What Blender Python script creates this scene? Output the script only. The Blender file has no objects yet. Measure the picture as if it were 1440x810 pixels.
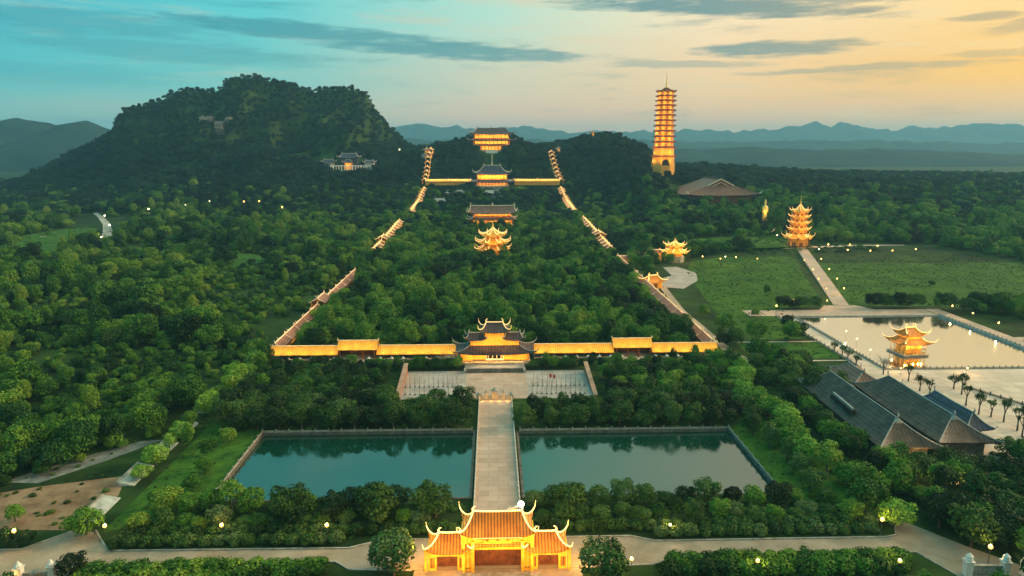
import bpy, bmesh, math, random
import numpy as np
from mathutils import Vector, Matrix
R = math.radians
random.seed(7); rng = np.random.default_rng(7)
scene = bpy.context.scene
COL = scene.collection

# ------------------------------------------------------------------ camera, sky, sun, exposure
CAM = np.array([-1.4, 0.0, 100.0])
PITCH, YAW = R(12.05), R(1.67)
cd = bpy.data.cameras.new('camera'); cam = bpy.data.objects.new('camera', cd); COL.objects.link(cam)
cam.location = CAM; cam.rotation_euler = (R(90) - PITCH, 0, -YAW)
cd.sensor_width = 36; cd.lens = 24.0; cd.clip_start = 1; cd.clip_end = 40000
scene.camera = cam
scene.view_settings.view_transform = 'Standard'; scene.view_settings.look = 'None'
scene.view_settings.exposure = 0.0; scene.view_settings.gamma = 1.0
scene.view_settings.use_curve_mapping = False

def lin(r, g, b):
    f = lambda c: (c/255/12.92) if c/255 <= .04045 else ((c/255+.055)/1.055)**2.4
    return (f(r), f(g), f(b), 1)

SKY_GAIN = 1.0
SUN_EL, SUN_AZ = R(5), R(62)       # low, out of frame to the right
def build_world():
    w = bpy.data.worlds.new('World'); scene.world = w; w.use_nodes = True
    nt = w.node_tree; nt.nodes.clear(); N = nt.nodes; L = nt.links
    def node(t, **k):
        n = N.new(t)
        for a, b in k.items(): setattr(n, a, b)
        return n
    def m(op, a, b=None, c=None, clamp=False):
        n = node('ShaderNodeMath', operation=op, use_clamp=clamp)
        for i, v in enumerate((a, b, c)):
            if v is None: continue
            if isinstance(v, (int, float)): n.inputs[i].default_value = v
            else: L.new(v, n.inputs[i])
        return n.outputs[0]
    def mix(f, a, b, bt='MIX'):
        n = node('ShaderNodeMix', data_type='RGBA', blend_type=bt)
        for s, v in ((n.inputs[0], f), (n.inputs[6], a), (n.inputs[7], b)):
            if isinstance(v, (int, float)): s.default_value = v
            elif isinstance(v, tuple): s.default_value = v
            else: L.new(v, s)
        return n.outputs[2]
    def ramp(f, stops):
        n = node('ShaderNodeValToRGB'); L.new(f, n.inputs[0]); e = n.color_ramp.elements
        while len(e) < len(stops): e.new(0.5)
        for i, (p, c) in enumerate(stops): e[i].position = p; e[i].color = c
        return n.outputs[0]
    tc = node('ShaderNodeTexCoord'); sep = node('ShaderNodeSeparateXYZ'); L.new(tc.outputs['Generated'], sep.inputs[0])
    x, y, z = sep.outputs
    az = m('ARCTAN2', x, y); s = m('SINE', az); el = m('ARCSINE', z)
    sf = m('MULTIPLY_ADD', s, .5, .5)
    low = ramp(sf, [(0, lin(95,180,185)), (.2, lin(120,195,190)), (.35, lin(185,208,182)), (.5, lin(245,200,168)), (.65, lin(250,196,150)), (.8, lin(236,180,128)), (1, lin(225,175,95))])
    mid = ramp(sf, [(0, lin(30,180,195)), (.2, lin(50,190,200)), (.35, lin(105,200,196)), (.5, lin(214,208,180)), (.65, lin(252,206,150)), (.8, lin(255,184,34)), (1, lin(255,178,25))])
    high = ramp(sf, [(0, lin(20,170,195)), (.2, lin(38,182,200)), (.35, lin(85,205,208)), (.5, lin(180,224,204)), (.65, lin(255,226,180)), (.8, lin(255,210,125)), (1, lin(250,210,130))])
    top = ramp(sf, [(0, lin(60,175,190)), (.4, lin(85,195,190)), (.53, lin(120,210,190)), (.68, lin(225,225,190)), (1, lin(255,225,165))])
    def stp(a, b):
        n = node('ShaderNodeMapRange', interpolation_type='SMOOTHSTEP'); L.new(el, n.inputs[0])
        n.inputs[1].default_value = a; n.inputs[2].default_value = b; return n.outputs[0]
    c = mix(stp(R(1.5), R(4.8)), low, mid); c = mix(stp(R(4.5), R(10)), c, high); c = mix(stp(R(11), R(26)), c, top)
    # streaky noise coordinates
    comb = node('ShaderNodeCombineXYZ'); L.new(m('MULTIPLY', az, 3.0), comb.inputs[0]); L.new(m('MULTIPLY', el, 26.0), comb.inputs[1])
    nz = node('ShaderNodeTexNoise'); L.new(comb.outputs[0], nz.inputs[0]); nz.inputs['Scale'].default_value = 1.6; nz.inputs['Detail'].default_value = 8; nz.inputs['Roughness'].default_value = .62
    nv = nz.outputs[0]
    comb2 = node('ShaderNodeCombineXYZ'); L.new(m('MULTIPLY', az, 8.0), comb2.inputs[0]); L.new(m('MULTIPLY', el, 60.0), comb2.inputs[1])
    nz2 = node('ShaderNodeTexNoise'); L.new(comb2.outputs[0], nz2.inputs[0]); nz2.inputs['Scale'].default_value = 2.2; nz2.inputs['Detail'].default_value = 7; nz2.inputs['Roughness'].default_value = .6
    nv2 = nz2.outputs[0]
    # soft general streaks, pale and dark
    pale = ramp(sf, [(0, lin(120,190,190)), (.4, lin(185,205,185)), (.55, lin(232,205,165)), (1, lin(255,222,150))])
    f = node('ShaderNodeMapRange', interpolation_type='SMOOTHSTEP'); L.new(nv, f.inputs[0]); f.inputs[1].default_value = .48; f.inputs[2].default_value = .75
    c = mix(m('MULTIPLY', f.outputs[0], .75), c, pale)
    dark = ramp(sf, [(0, lin(10,120,145)), (.35, lin(20,140,155)), (.5, lin(60,140,148)), (.65, lin(112,140,138)), (.8, lin(165,140,98)), (1, lin(165,140,98))])
    f = node('ShaderNodeMapRange', interpolation_type='SMOOTHSTEP'); L.new(nv, f.inputs[0]); f.inputs[1].default_value = .47; f.inputs[2].default_value = .25
    c = mix(m('MULTIPLY', f.outputs[0], .55), c, dark)
    # the long cloud banks: centre az, el, half lengths, slope, strength
    U = lambda px: math.atan((px-720)/980.0)+YAW; V = lambda py: math.atan((405-py)/960.0)-PITCH
    tot = None
    banks = [(430,50,190,11,-.045,.8),(640,72,200,10,-.05,.85),(880,12,110,6,-.02,.7),(1010,20,200,11,-.075,1.0),(1120,14,150,6,-.05,.8),(1150,33,60,6,-.03,.7),
             (1080,76,105,10,.01,.95),(960,93,110,5,-.02,.5),(1400,9,60,5,.1,.8),(1365,53,38,6,0,.75),(1430,66,50,7,.12,.6),(1200,108,150,5,.0,.6),(1420,96,70,6,.0,.5),(130,55,170,16,-.03,.45),(250,85,200,13,-.03,.40),(60,120,160,13,0,.22)]
    for (px, py, a, b, sl, st) in banks:
        u = m('SUBTRACT', az, U(px)); uu = m('DIVIDE', u, a/960)
        v = m('SUBTRACT', m('SUBTRACT', el, V(py)), m('MULTIPLY', u, sl))
        v = m('ADD', v, m('MULTIPLY', m('SUBTRACT', nv, .5), .022))
        vv = m('DIVIDE', v, b/960)
        r = m('ADD', m('MULTIPLY', uu, uu), m('MULTIPLY', vv, vv))
        r = m('ADD', r, m('MULTIPLY', m('SUBTRACT', nv2, .5), 2.6))
        mr = node('ShaderNodeMapRange', interpolation_type='SMOOTHSTEP'); L.new(r, mr.inputs[0]); mr.inputs[1].default_value = 1.35; mr.inputs[2].default_value = .2; mr.inputs[3].default_value = 0; mr.inputs[4].default_value = st
        tot = mr.outputs[0] if tot is None else m('MAXIMUM', tot, mr.outputs[0])
    c = mix(tot, c, dark)
    # physical sky adds a little overhead light
    sk = node('ShaderNodeTexSky', sky_type='NISHITA'); sk.sun_disc = False; sk.sun_elevation = SUN_EL; sk.sun_rotation = SUN_AZ
    c = mix(.03, c, sk.outputs[0], 'ADD')
    # brighter sky overhead than at the horizon
    g = node('ShaderNodeMapRange', interpolation_type='SMOOTHSTEP'); L.new(el, g.inputs[0]); g.inputs[1].default_value = R(11); g.inputs[2].default_value = R(60); g.inputs[3].default_value = 1; g.inputs[4].default_value = 1.75
    bg = node('ShaderNodeBackground'); L.new(c, bg.inputs[0]); L.new(m('MULTIPLY', g.outputs[0], SKY_GAIN), bg.inputs[1])
    out = node('ShaderNodeOutputWorld'); L.new(bg.outputs[0], out.inputs[0])
build_world()

sd = bpy.data.lights.new('sun', 'SUN'); sd.energy = 3.8; sd.angle = R(12); sd.color = (1, .74, .46)
so = bpy.data.objects.new('sun', sd); COL.objects.link(so)
# low afterglow: from the right, slightly behind the hills
dirv = Vector((math.sin(R(75))*math.cos(R(22)), math.cos(R(75))*math.cos(R(22)), math.sin(R(22))))
so.rotation_euler = dirv.to_track_quat('Z', 'Y').to_euler()

# ------------------------------------------------------------------ helpers
fw = np.array([math.sin(YAW)*math.cos(PITCH), math.cos(YAW)*math.cos(PITCH), -math.sin(PITCH)])
rt = np.array([math.cos(YAW), -math.sin(YAW), 0.0]); up = np.cross(rt, fw)
def ray(px, py): return fw + rt*(px-720)/960 + up*(405-py)/960
def aty(px, py, Y):
    d = ray(px, py); return CAM + d*(Y/d[1])

def mat(name, c1, c2=None, scale=.5, rough=.8, detail=5, bump=0, bscale=None, emit=None, estr=0, spec=.3, metal=0, coords='Object', contrast=(.35,.65), wave=None):
    M = bpy.data.materials.new(name); M.use_nodes = True; nt = M.node_tree; N = nt.nodes; L = nt.links
    b = N['Principled BSDF']; b.inputs['Roughness'].default_value = rough; b.inputs['Metallic'].default_value = metal
    b.inputs['Specular IOR Level'].default_value = spec
    c1 = tuple(c1[:3]) + (1,)
    b.inputs['Base Color'].default_value = c1
    tc = N.new('ShaderNodeTexCoord')
    if coords == 'World':
        g = N.new('ShaderNodeNewGeometry'); co = g.outputs['Position']
    else: co = tc.outputs['Object']
    cur = None
    if c2 is not None:
        c2 = tuple(c2[:3]) + (1,)
        n = N.new('ShaderNodeTexNoise'); n.inputs['Scale'].default_value = scale; n.inputs['Detail'].default_value = detail; n.inputs['Roughness'].default_value = .65
        L.new(co, n.inputs[0]); r = N.new('ShaderNodeValToRGB'); L.new(n.outputs[0], r.inputs[0])
        r.color_ramp.elements[0].position = contrast[0]; r.color_ramp.elements[1].position = contrast[1]
        r.color_ramp.elements[0].color = c1; r.color_ramp.elements[1].color = c2
        cur = r.outputs[0]
        if wave:
            ax, sc, st = wave
            wv = N.new('ShaderNodeTexWave'); wv.bands_direction = ax; wv.inputs['Scale'].default_value = sc; wv.inputs['Distortion'].default_value = .3
            L.new(co, wv.inputs[0]); mx = N.new('ShaderNodeMix'); mx.data_type = 'RGBA'; mx.blend_type = 'MULTIPLY'; mx.inputs[0].default_value = st
            L.new(cur, mx.inputs[6]); L.new(wv.outputs[0], mx.inputs[7]); cur = mx.outputs[2]
        L.new(cur, b.inputs['Base Color'])
    if bump:
        n = N.new('ShaderNodeTexNoise'); n.inputs['Scale'].default_value = bscale or scale*4; n.inputs['Detail'].default_value = 6
        L.new(co, n.inputs[0]); bp = N.new('ShaderNodeBump'); bp.inputs['Strength'].default_value = bump; bp.inputs['Distance'].default_value = .4
        L.new(n.outputs[0], bp.inputs['Height']); L.new(bp.outputs[0], b.inputs['Normal'])
    if emit:
        b.inputs['Emission Color'].default_value = tuple(emit[:3]) + (1,); b.inputs['Emission Strength'].default_value = estr
    return M

def paving_mat(name, c1, c2, bw, bh, mortar=.02, coords='World', mcol=None, rough=.75):
    M = mat(name, c1, c2, .15, rough, coords=coords); nt = M.node_tree; N = nt.nodes; L = nt.links
    b = N['Principled BSDF']; src = b.inputs['Base Color'].links[0].from_socket
    g = N.new('ShaderNodeNewGeometry'); br = N.new('ShaderNodeTexBrick'); L.new(g.outputs['Position'], br.inputs[0])
    br.inputs['Scale'].default_value = 1; br.inputs['Brick Width'].default_value = bw; br.inputs['Row Height'].default_value = bh; br.inputs['Mortar Size'].default_value = mortar
    br.inputs['Color1'].default_value = (1,1,1,1); br.inputs['Color2'].default_value = (.8,.8,.8,1); br.inputs['Mortar'].default_value = mcol or (.5,.5,.5,1)
    mx = N.new('ShaderNodeMix'); mx.data_type = 'RGBA'; mx.blend_type = 'MULTIPLY'; mx.inputs[0].default_value = 1
    L.new(src, mx.inputs[6]); L.new(br.outputs[0], mx.inputs[7]); L.new(mx.outputs[2], b.inputs['Base Color'])
    return M

def link(name, me, parent=None, loc=None):
    o = bpy.data.objects.new(name, me); COL.objects.link(o)
    if parent is not None: o.parent = parent
    if loc is not None: o.location = loc
    return o
def tag(o, label, cat, group=None):
    o['label'] = label; o['category'] = cat
    if group: o['group'] = group
    return o
def thing(name, label, cat, loc=(0,0,0), rz=0, group=None):
    o = bpy.data.objects.new(name, None); COL.objects.link(o); o.location = loc; o.rotation_euler = (0,0,rz); o.empty_display_size = 1
    return tag(o, label, cat, group)
def struct(o): o['kind'] = 'structure'; return o

class MB:
    def __init__(s): s.v = []; s.f = []; s.m = []
    def add(s, vs, fs, mi=0):
        b = len(s.v); s.v += [tuple(v) for v in vs]; s.f += [tuple(i+b for i in f) for f in fs]; s.m += [mi]*len(fs); return s
    def box(s, x0, x1, y0, y1, z0, z1, mi=0):
        return s.add([(x0,y0,z0),(x1,y0,z0),(x1,y1,z0),(x0,y1,z0),(x0,y0,z1),(x1,y0,z1),(x1,y1,z1),(x0,y1,z1)],
                     [(0,3,2,1),(4,5,6,7),(0,1,5,4),(1,2,6,5),(2,3,7,6),(3,0,4,7)], mi)
    def cyl(s, x, y, z0, z1, r0, r1=None, n=8, mi=0):
        r1 = r0 if r1 is None else r1
        return s.tube([(x,y,z0),(x,y,z1)], [r0,r1], n, mi)
    def lathe(s, prof, n=12, cx=0, cy=0, mi=0, rot=0):
        vs = []
        for r, z in prof:
            for k in range(n):
                a = rot + 2*math.pi*k/n; vs.append((cx+r*math.cos(a), cy+r*math.sin(a), z))
        fs = []
        for i in range(len(prof)-1):
            for k in range(n):
                fs.append((i*n+k, i*n+(k+1)%n, (i+1)*n+(k+1)%n, (i+1)*n+k))
        fs.append(tuple(range(n-1,-1,-1))); fs.append(tuple((len(prof)-1)*n+k for k in range(n)))
        return s.add(vs, fs, mi)
    def tube(s, pts, r, n=6, mi=0):
        pts = [Vector(p) for p in pts]; rs = r if isinstance(r, (list, tuple)) else [r]*len(pts)
        vs = []; 
        for i, p in enumerate(pts):
            a = pts[max(0,i-1)]; b = pts[min(len(pts)-1,i+1)]; d = (b-a).normalized()
            ref = Vector((0,0,1)) if abs(d.z) < .9 else Vector((0,1,0))
            u = d.cross(ref).normalized(); w = u.cross(d)
            for k in range(n):
                t = 2*math.pi*k/n + math.pi/n; vs.append(p + (u*math.cos(t)+w*math.sin(t))*rs[i])
        fs = []
        for i in range(len(pts)-1):
            for k in range(n): fs.append((i*n+k, i*n+(k+1)%n, (i+1)*n+(k+1)%n, (i+1)*n+k))
        fs.append(tuple(range(n-1,-1,-1))); fs.append(tuple((len(pts)-1)*n+k for k in range(n)))
        return s.add(vs, fs, mi)
    def ball(s, c, r, n=10, m=7, sz=1.0, mi=0):
        prof = [(max(.001, r*math.sin(math.pi*i/m)), c[2]-r*sz*math.cos(math.pi*i/m)) for i in range(m+1)]
        return s.lathe(prof, n, c[0], c[1], mi)
    def mesh(s, name, mats, smooth=False):
        me = bpy.data.meshes.new(name); me.from_pydata(s.v, [], s.f)
        for mm in (mats if isinstance(mats, (list,tuple)) else [mats]): me.materials.append(mm)
        me.polygons.foreach_set('material_index', s.m)
        if smooth: me.polygons.foreach_set('use_smooth', [True]*len(s.f))
        me.update(); return me
    def build(s, name, mats, parent=None, loc=None, smooth=False): return link(name, s.mesh(name, mats, smooth), parent, loc)

def dup(root, loc=None, rz=None, label=None, group=None):
    r = root.copy(); COL.objects.link(r)
    if loc is not None: r.location = loc
    if rz is not None: r.rotation_euler = (0,0,rz)
    if label: r['label'] = label
    if group: r['group'] = group
    for ch in list(root.children):
        c = ch.copy(); COL.objects.link(c); c.parent = r
        for g in ch.children:
            d = g.copy(); COL.objects.link(d); d.parent = c
    return r

def area_light(name, parent, loc, size, size_y, energy, color, direction=(0,0,-1)):
    l = bpy.data.lights.new(name, 'AREA'); l.shape = 'RECTANGLE'; l.size = size; l.size_y = size_y; l.energy = energy; l.color = color
    o = bpy.data.objects.new(name, l); COL.objects.link(o); o.parent = parent; o.location = loc
    o.rotation_euler = Vector(direction).to_track_quat('-Z', 'Y').to_euler(); return o
def point_light(name, parent, loc, energy, color, r=.4):
    l = bpy.data.lights.new(name, 'POINT'); l.energy = energy; l.color = color; l.shadow_soft_size = r
    o = bpy.data.objects.new(name, l); COL.objects.link(o); o.parent = parent; o.location = loc; return o
def spot_light(name, parent, loc, energy, color, direction, ang=110, r=.5):
    l = bpy.data.lights.new(name, 'SPOT'); l.energy = energy; l.color = color; l.shadow_soft_size = r; l.spot_size = R(ang); l.spot_blend = .8
    o = bpy.data.objects.new(name, l); COL.objects.link(o); o.parent = parent; o.location = loc
    o.rotation_euler = Vector(direction).to_track_quat('-Z', 'Y').to_euler(); return o
AMB = (1, .52, .13); WARM = (1, .62, .28)

# ------------------------------------------------------------------ materials
M_ground = mat('ground_cover', (.010,.022,.006), (.030,.066,.012), .03, .95, 9, .8, .35, coords='World', contrast=(.38,.62), spec=.1)
M_grass = mat('grass_lawn', (.020,.060,.008), (.060,.150,.016), .16, .95, 9, .6, 1.2, coords='World', spec=.1)
M_meadow = mat('meadow', (.014,.050,.006), (.060,.135,.012), .05, .95, 10, .9, .5, coords='World', spec=.1, contrast=(.3,.7))
M_dirt = mat('bare_soil', (.13,.075,.038), (.30,.195,.115), .12, .95, 8, .5, .8, coords='World')
M_path = paving_mat('stone_paving', (.44,.30,.23), (.52,.38,.30), 6, 3, .09, mcol=(.62,.62,.62,1))
M_road = mat('concrete_road', (.20,.165,.12), (.34,.28,.21), .10, .85, 9, .25, 2, coords='World')
M_plaza = paving_mat('plaza_paving', (.36,.29,.26), (.46,.40,.36), 5, 5, .09)
M_cream = paving_mat('cream_paving', (.55,.42,.33), (.66,.53,.43), 6, 6, .1)
M_stone = mat('weathered_stone', (.20,.19,.16), (.40,.38,.34), .6, .85, 6, .3, 3)
M_darkstone = mat('dark_stone', (.05,.05,.04), (.14,.13,.11), .5, .9, 6, .3, 3)
M_conc = mat('old_concrete', (.22,.24,.22), (.45,.46,.42), .35, .9, 7, .3, 2)
M_gold = mat('gold_wall', (.66,.30,.035), (.82,.42,.06), .35, .6, 4)
M_wood = mat('red_wood', (.12,.035,.015), (.26,.09,.03), .6, .6, 4)
M_dark = mat('opening_shade', (.012,.010,.008), (.03,.02,.014), .5, .8)  # near-black colour stands in for the shade inside openings
def tile(name, a, b, wave=None): return mat(name, a, b, .35, .55, 6, .3, 2.2, wave=wave)
M_gategold = mat('gate_gold_wall', (.72,.36,.025), (.92,.56,.05), .55, .6, 4)
M_redroof = mat('dark_red_eaves', (.10,.02,.012), (.18,.045,.02), .4, .7)
M_tile = tile('brown_roof_tiles', (.055,.032,.035), (.12,.075,.07), ('X', .22, .5))
M_tilex = tile('brown_roof_tiles_side', (.055,.032,.035), (.12,.075,.07), ('Y', .22, .5))
M_tileblue = tile('slate_roof_tiles', (.040,.045,.075), (.09,.09,.13), ('X', .2, .4))
M_tilegold = tile('glazed_orange_tiles', (.34,.13,.015), (.52,.24,.03), ('X', .42, .7))
M_tileyellow = tile('lamplit_yellow_tiles', (.70,.32,.03), (.84,.44,.06), ('X', .3, .3))  # golden base puts the yellow lamplight on brown tiles into the colour
M_tilegrey = tile('grey_roof_tiles', (.022,.019,.016), (.088,.070,.056), ('X', .25, .4))
M_tilemauve = tile('mauve_roof_tiles', (.13,.065,.05), (.24,.13,.10), ('X', .2, .4))
M_ridge = mat('cream_ridge', (.55,.46,.34), (.75,.66,.50), .8, .6)
M_ridgegrey = mat('grey_ridge', (.26,.25,.23), (.42,.40,.37), .8, .7)
M_neon = mat('rope_light', (1,.8,.4), rough=.5, emit=(1,.68,.20), estr=1.75)
M_trimglow = mat('soft_trim_glow', (1,.75,.4), rough=.5, emit=(1,.52,.16), estr=.8)  # added glow standing in for lamplight on cream ridges; also the gate eave
M_glow = mat('lamp_glow', (1,.8,.4), rough=.5, emit=(1,.46,.10), estr=3.2)
M_white = mat('white_lamp_glow', (1,.95,.85), rough=.5, emit=(1,.80,.45), estr=5)
M_globe = mat('bright_globe', (1,.95,.85), rough=.5, emit=(1,.82,.55), estr=14)
M_iron = mat('painted_iron', (.05,.05,.05), (.10,.10,.09), 1, .5)
M_bark = mat('bark', (.06,.045,.03), (.16,.12,.085), 1.5, .95, 6, .6, 6)
M_barkpale = mat('pale_bark', (.05,.045,.04), (.13,.12,.11), 1.2, .9, 6, .6, 6)
M_rock = mat('limestone', (.05,.06,.06), (.24,.25,.24), .03, .95, 9, .9, .2, coords='World')
M_whitep = mat('pale_marble', (.55,.53,.48), (.75,.73,.68), .6, .5)
M_goldleaf = mat('gilded', (.80,.50,.10), (.95,.62,.16), .6, .35, spec=.6)

def leaf_mat(name, dark, mid, light, patch=.016, yellow=(.14,.19,.03)):
    M = bpy.data.materials.new(name); M.use_nodes = True; nt = M.node_tree; N = nt.nodes; L = nt.links
    b = N['Principled BSDF']; b.inputs['Roughness'].default_value = .7; b.inputs['Specular IOR Level'].default_value = .15
    oi = N.new('ShaderNodeObjectInfo'); at = N.new('ShaderNodeAttribute'); at.attribute_name = 'leafvar'
    g = N.new('ShaderNodeNewGeometry'); n = N.new('ShaderNodeTexNoise'); n.inputs['Scale'].default_value = patch; n.inputs['Detail'].default_value = 4
    L.new(g.outputs['Position'], n.inputs[0])
    def m(op, a, b_):
        k = N.new('ShaderNodeMath'); k.operation = op
        for i, v in enumerate((a, b_)):
            if isinstance(v, (int, float)): k.inputs[i].default_value = v
            else: L.new(v, k.inputs[i])
        return k.outputs[0]
    v = m('ADD', m('MULTIPLY', oi.outputs['Random'], .50), m('MULTIPLY', at.outputs['Fac'], .25))
    v = m('ADD', v, m('MULTIPLY', m('SUBTRACT', n.outputs[0], .34), 1.5))
    r = N.new('ShaderNodeValToRGB'); L.new(v, r.inputs[0]); e = r.color_ramp.elements
    e[0].position = .22; e[0].color = dark + (1,); e[1].position = .50; e[1].color = mid + (1,)
    a = e.new(.74); a.color = light + (1,); a = e.new(.98); a.color = yellow + (1,)
    L.new(r.outputs[0], b.inputs['Base Color']); return M
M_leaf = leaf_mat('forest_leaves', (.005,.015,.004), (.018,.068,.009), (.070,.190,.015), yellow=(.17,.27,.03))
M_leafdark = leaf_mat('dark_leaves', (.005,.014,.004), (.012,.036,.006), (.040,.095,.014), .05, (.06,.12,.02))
M_leafhaze = leaf_mat('haze_tinted_leaves', (.004,.013,.010), (.007,.026,.018), (.013,.046,.026), .010, (.022,.065,.03))  # dark bluish tint puts distance haze into the leaf colour
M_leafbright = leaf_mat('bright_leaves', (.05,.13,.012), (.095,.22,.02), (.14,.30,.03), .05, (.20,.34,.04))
M_leafhedge = leaf_mat('hedge_leaves', (.012,.030,.006), (.028,.075,.012), (.062,.135,.022), .08, (.09,.15,.05))

# ------------------------------------------------------------------ terrain height
def vnoise(x, y, s, seed=0):
    x = np.asarray(x, float)/s + seed*17.3; y = np.asarray(y, float)/s + seed*9.1
    xi = np.floor(x); yi = np.floor(y); fx = x-xi; fy = y-yi; fx = fx*fx*(3-2*fx); fy = fy*fy*(3-2*fy)
    h = lambda a, b: np.modf(np.abs(np.sin(a*127.1+b*311.7+seed*5.7)*43758.5453))[0]
    return (h(xi,yi)*(1-fx)+h(xi+1,yi)*fx)*(1-fy) + (h(xi,yi+1)*(1-fx)+h(xi+1,yi+1)*fx)*fy
def fbm(x, y, s, o=4, seed=0):
    r = 0; a = 1; t = 0
    for k in range(o): r = r + a*(vnoise(x, y, s/2**k, seed+k)-.5); t += a; a *= .5
    return r/t*2
sil = [(-300,275),(-60,270),(30,252),(60,237),(100,217),(130,202),(160,184),(166,164),(180,152),(230,137),(255,124),(300,127),(313,122),(319,109),(350,105),(400,113),(430,123),(440,127),(452,121),(500,123),(511,131),(516,150),(530,160),(545,179),(570,205),(600,212),(640,240),(700,290)]
_mp = [aty(a, b+6, 1500) for a, b in sil]; MX = np.array([p[0] for p in _mp]); MZ = np.array([p[2] for p in _mp])
sil2 = [(560,214),(600,211),(640,199),(660,193),(720,192),(735,198),(745,207),(780,207),(800,198),(830,191),(850,189),(870,193),(890,202),(903,219),(920,233),(960,235),(1000,236),(1100,243),(1200,247),(1300,249),(1440,251),(1700,256),(2600,262)]
_rp = [aty(a, b+3, 1330) for a, b in sil2]; RX = np.array([p[0] for p in _rp]); RZ = np.array([p[2] for p in _rp])
def ip(v, t): a = np.array(t, float); return np.interp(v, a[:,0], a[:,1])
def H(x, y):
    x = np.asarray(x, float); y = np.asarray(y, float)
    mz = np.interp(x*1500/np.clip(y, 950, 1500), MX, MZ)
    mp = ip(y, [(860,0),(950,.05),(1050,.13),(1200,.33),(1330,.60),(1430,.86),(1500,1),(1580,.93),(1800,.5),(2250,0)])
    m = mz*mp
    n = fbm(x, y, 130, 5, 3)*.7-np.abs(fbm(x, y, 75, 4, 13))*1.1+.2
    m = m + np.clip(m, 0, 120)*n*.42*(1-np.exp(-((y-1500)/60)**2))
    rz = np.interp(x, RX, RZ)
    pc = ip(y, [(640,0),(760,.04),(900,.05),(980,.14),(1060,.31),(1105,.34),(1150,.60),(1215,.88),(1330,1),(1500,.95),(1900,.3),(2300,0)])
    pr = ip(y, [(600,0),(700,.05),(820,.17),(900,.30),(985,.50),(1070,.60),(1180,.82),(1300,1),(1400,1),(1700,.5),(2300,0)])
    pf = ip(y, [(560,0),(700,.10),(820,.34),(900,.52),(1050,.80),(1200,.93),(1330,1),(1600,.7),(2300,0)])
    wr = np.clip((x-150)/60, 0, 1); wr = wr*wr*(3-2*wr); wf = np.clip((x-265)/90, 0, 1)
    pp = pc*(1-wr)+wr*(pr*(1-wf)+pf*wf)
    left = np.clip((x+380)/160, 0, 1); left = left*left*(3-2*left)
    r = rz*pp*left
    r = np.where(x < -160, r, r)
    r = r + np.clip(r, 0, 40)*fbm(x, y, 90, 4, 8)*.10*(np.abs(x) > 120)
    h = np.maximum(m, r) + np.log1p(np.exp(-np.abs(m-r)/6))*6*(np.minimum(m, r) > 2)*.5
    h = h - 13*np.exp(-(x/34)**2)*np.clip((y-1110)/60, 0, 1)*np.clip((1290-y)/30, 0, 1)
    # the wooded flats on the left undulate
    u = np.clip((-x-150)/120, 0, 1)*np.clip((y-200)/150, 0, 1)*np.clip((2600-y)/400, 0, 1)
    h = h + u*(4+6*fbm(x, y, 150, 3, 5))
    return h
def Hs(x, y): return float(H(x, y))
def ground_at(px, py):
    d = ray(px, py); t = 100.0
    while t < 6000:
        p = CAM+d*t
        if p[2] <= Hs(p[0], p[1]): break
        t += max(1.0, (p[2]-Hs(p[0], p[1]))*.5)
    return p

POND_L = (-82, -8.5, 180, 226); POND_R = (7.5, 82, 180, 225); LAKE = (175, 262, 288, 384)
def build_ground():
    xs = sorted(set(list(np.arange(-1500, -960, 18.0)) + list(np.arange(-960, -420, 8.0)) + list(np.arange(-420, 420, 8.0)) + list(np.arange(420, 1500, 18.0)) + [v for q in (POND_L, POND_R, LAKE) for v in q[:2]] + [-16000,-9000,-5000,-3000,-2000,2000,3000,5000,9000,16000]))
    ys = sorted(set([-300,-100] + list(np.arange(0, 2400, 9.0)) + [v for q in (POND_L, POND_R, LAKE) for v in q[2:]] + [2700,3200,4000,5500,8000,11000,14500]))
    X, Y = np.meshgrid(xs, ys); Z = H(X, Y)
    nx = len(xs); v = np.stack([X.ravel(), Y.ravel(), Z.ravel()], 1); f = []
    for j in range(len(ys)-1):
        yc = (ys[j]+ys[j+1])/2
        for i in range(nx-1):
            xc = (xs[i]+xs[i+1])/2
            if any(q[0] < xc < q[1] and q[2] < yc < q[3] for q in (POND_L, POND_R, LAKE)): continue
            a = j*nx+i; f.append((a, a+1, a+nx+1, a+nx))
    me = bpy.data.meshes.new('ground'); me.from_pydata(v.tolist(), [], f); me.materials.append(M_ground)
    me.polygons.foreach_set('use_smooth', [True]*len(f)); struct(link('ground', me))
build_ground()

# ------------------------------------------------------------------ far hills
def ridge(name, Y0, tab, depth, m, rough, seed, n=220):
    pts = [aty(a, b, Y0) for a, b in tab]; X = np.array([p[0] for p in pts]); Zt = np.array([p[2] for p in pts])
    xs = np.linspace(X[0], X[-1], n); z = np.interp(xs, X, Zt)
    rows = np.linspace(-1, 1, 25); v = []; f = []
    for r in rows:
        prof = max(0, 1-abs(r))**.8
        yy = Y0+r*depth + fbm(xs, xs*0+r*900, depth*.8, 3, seed)*depth*.12*(abs(r) < .98)
        zz = z*prof*(1+.25*fbm(xs, yy, depth*.35, 5, seed+2)*min(1, abs(r)*5)) + fbm(xs, yy, Y0*.02, 4, seed+5)*rough*prof
        if abs(r) >= .98: zz = zz*0-2
        v += [(a, b, c) for a, b, c in zip(xs, yy, zz)]
    for j in range(len(rows)-1):
        for i in range(n-1): a = j*n+i; f.append((a, a+1, a+n+1, a+n))
    me = bpy.data.meshes.new(name); me.from_pydata(v, [], f); me.materials.append(m); me.polygons.foreach_set('use_smooth', [True]*len(f))
    struct(link(name, me))
M_far = mat('haze_tinted_forest', (.007,.022,.022), (.020,.048,.042), .006, .95, 8, coords='World', spec=.05)  # dark bluish colour carries part of the distance haze
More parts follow.
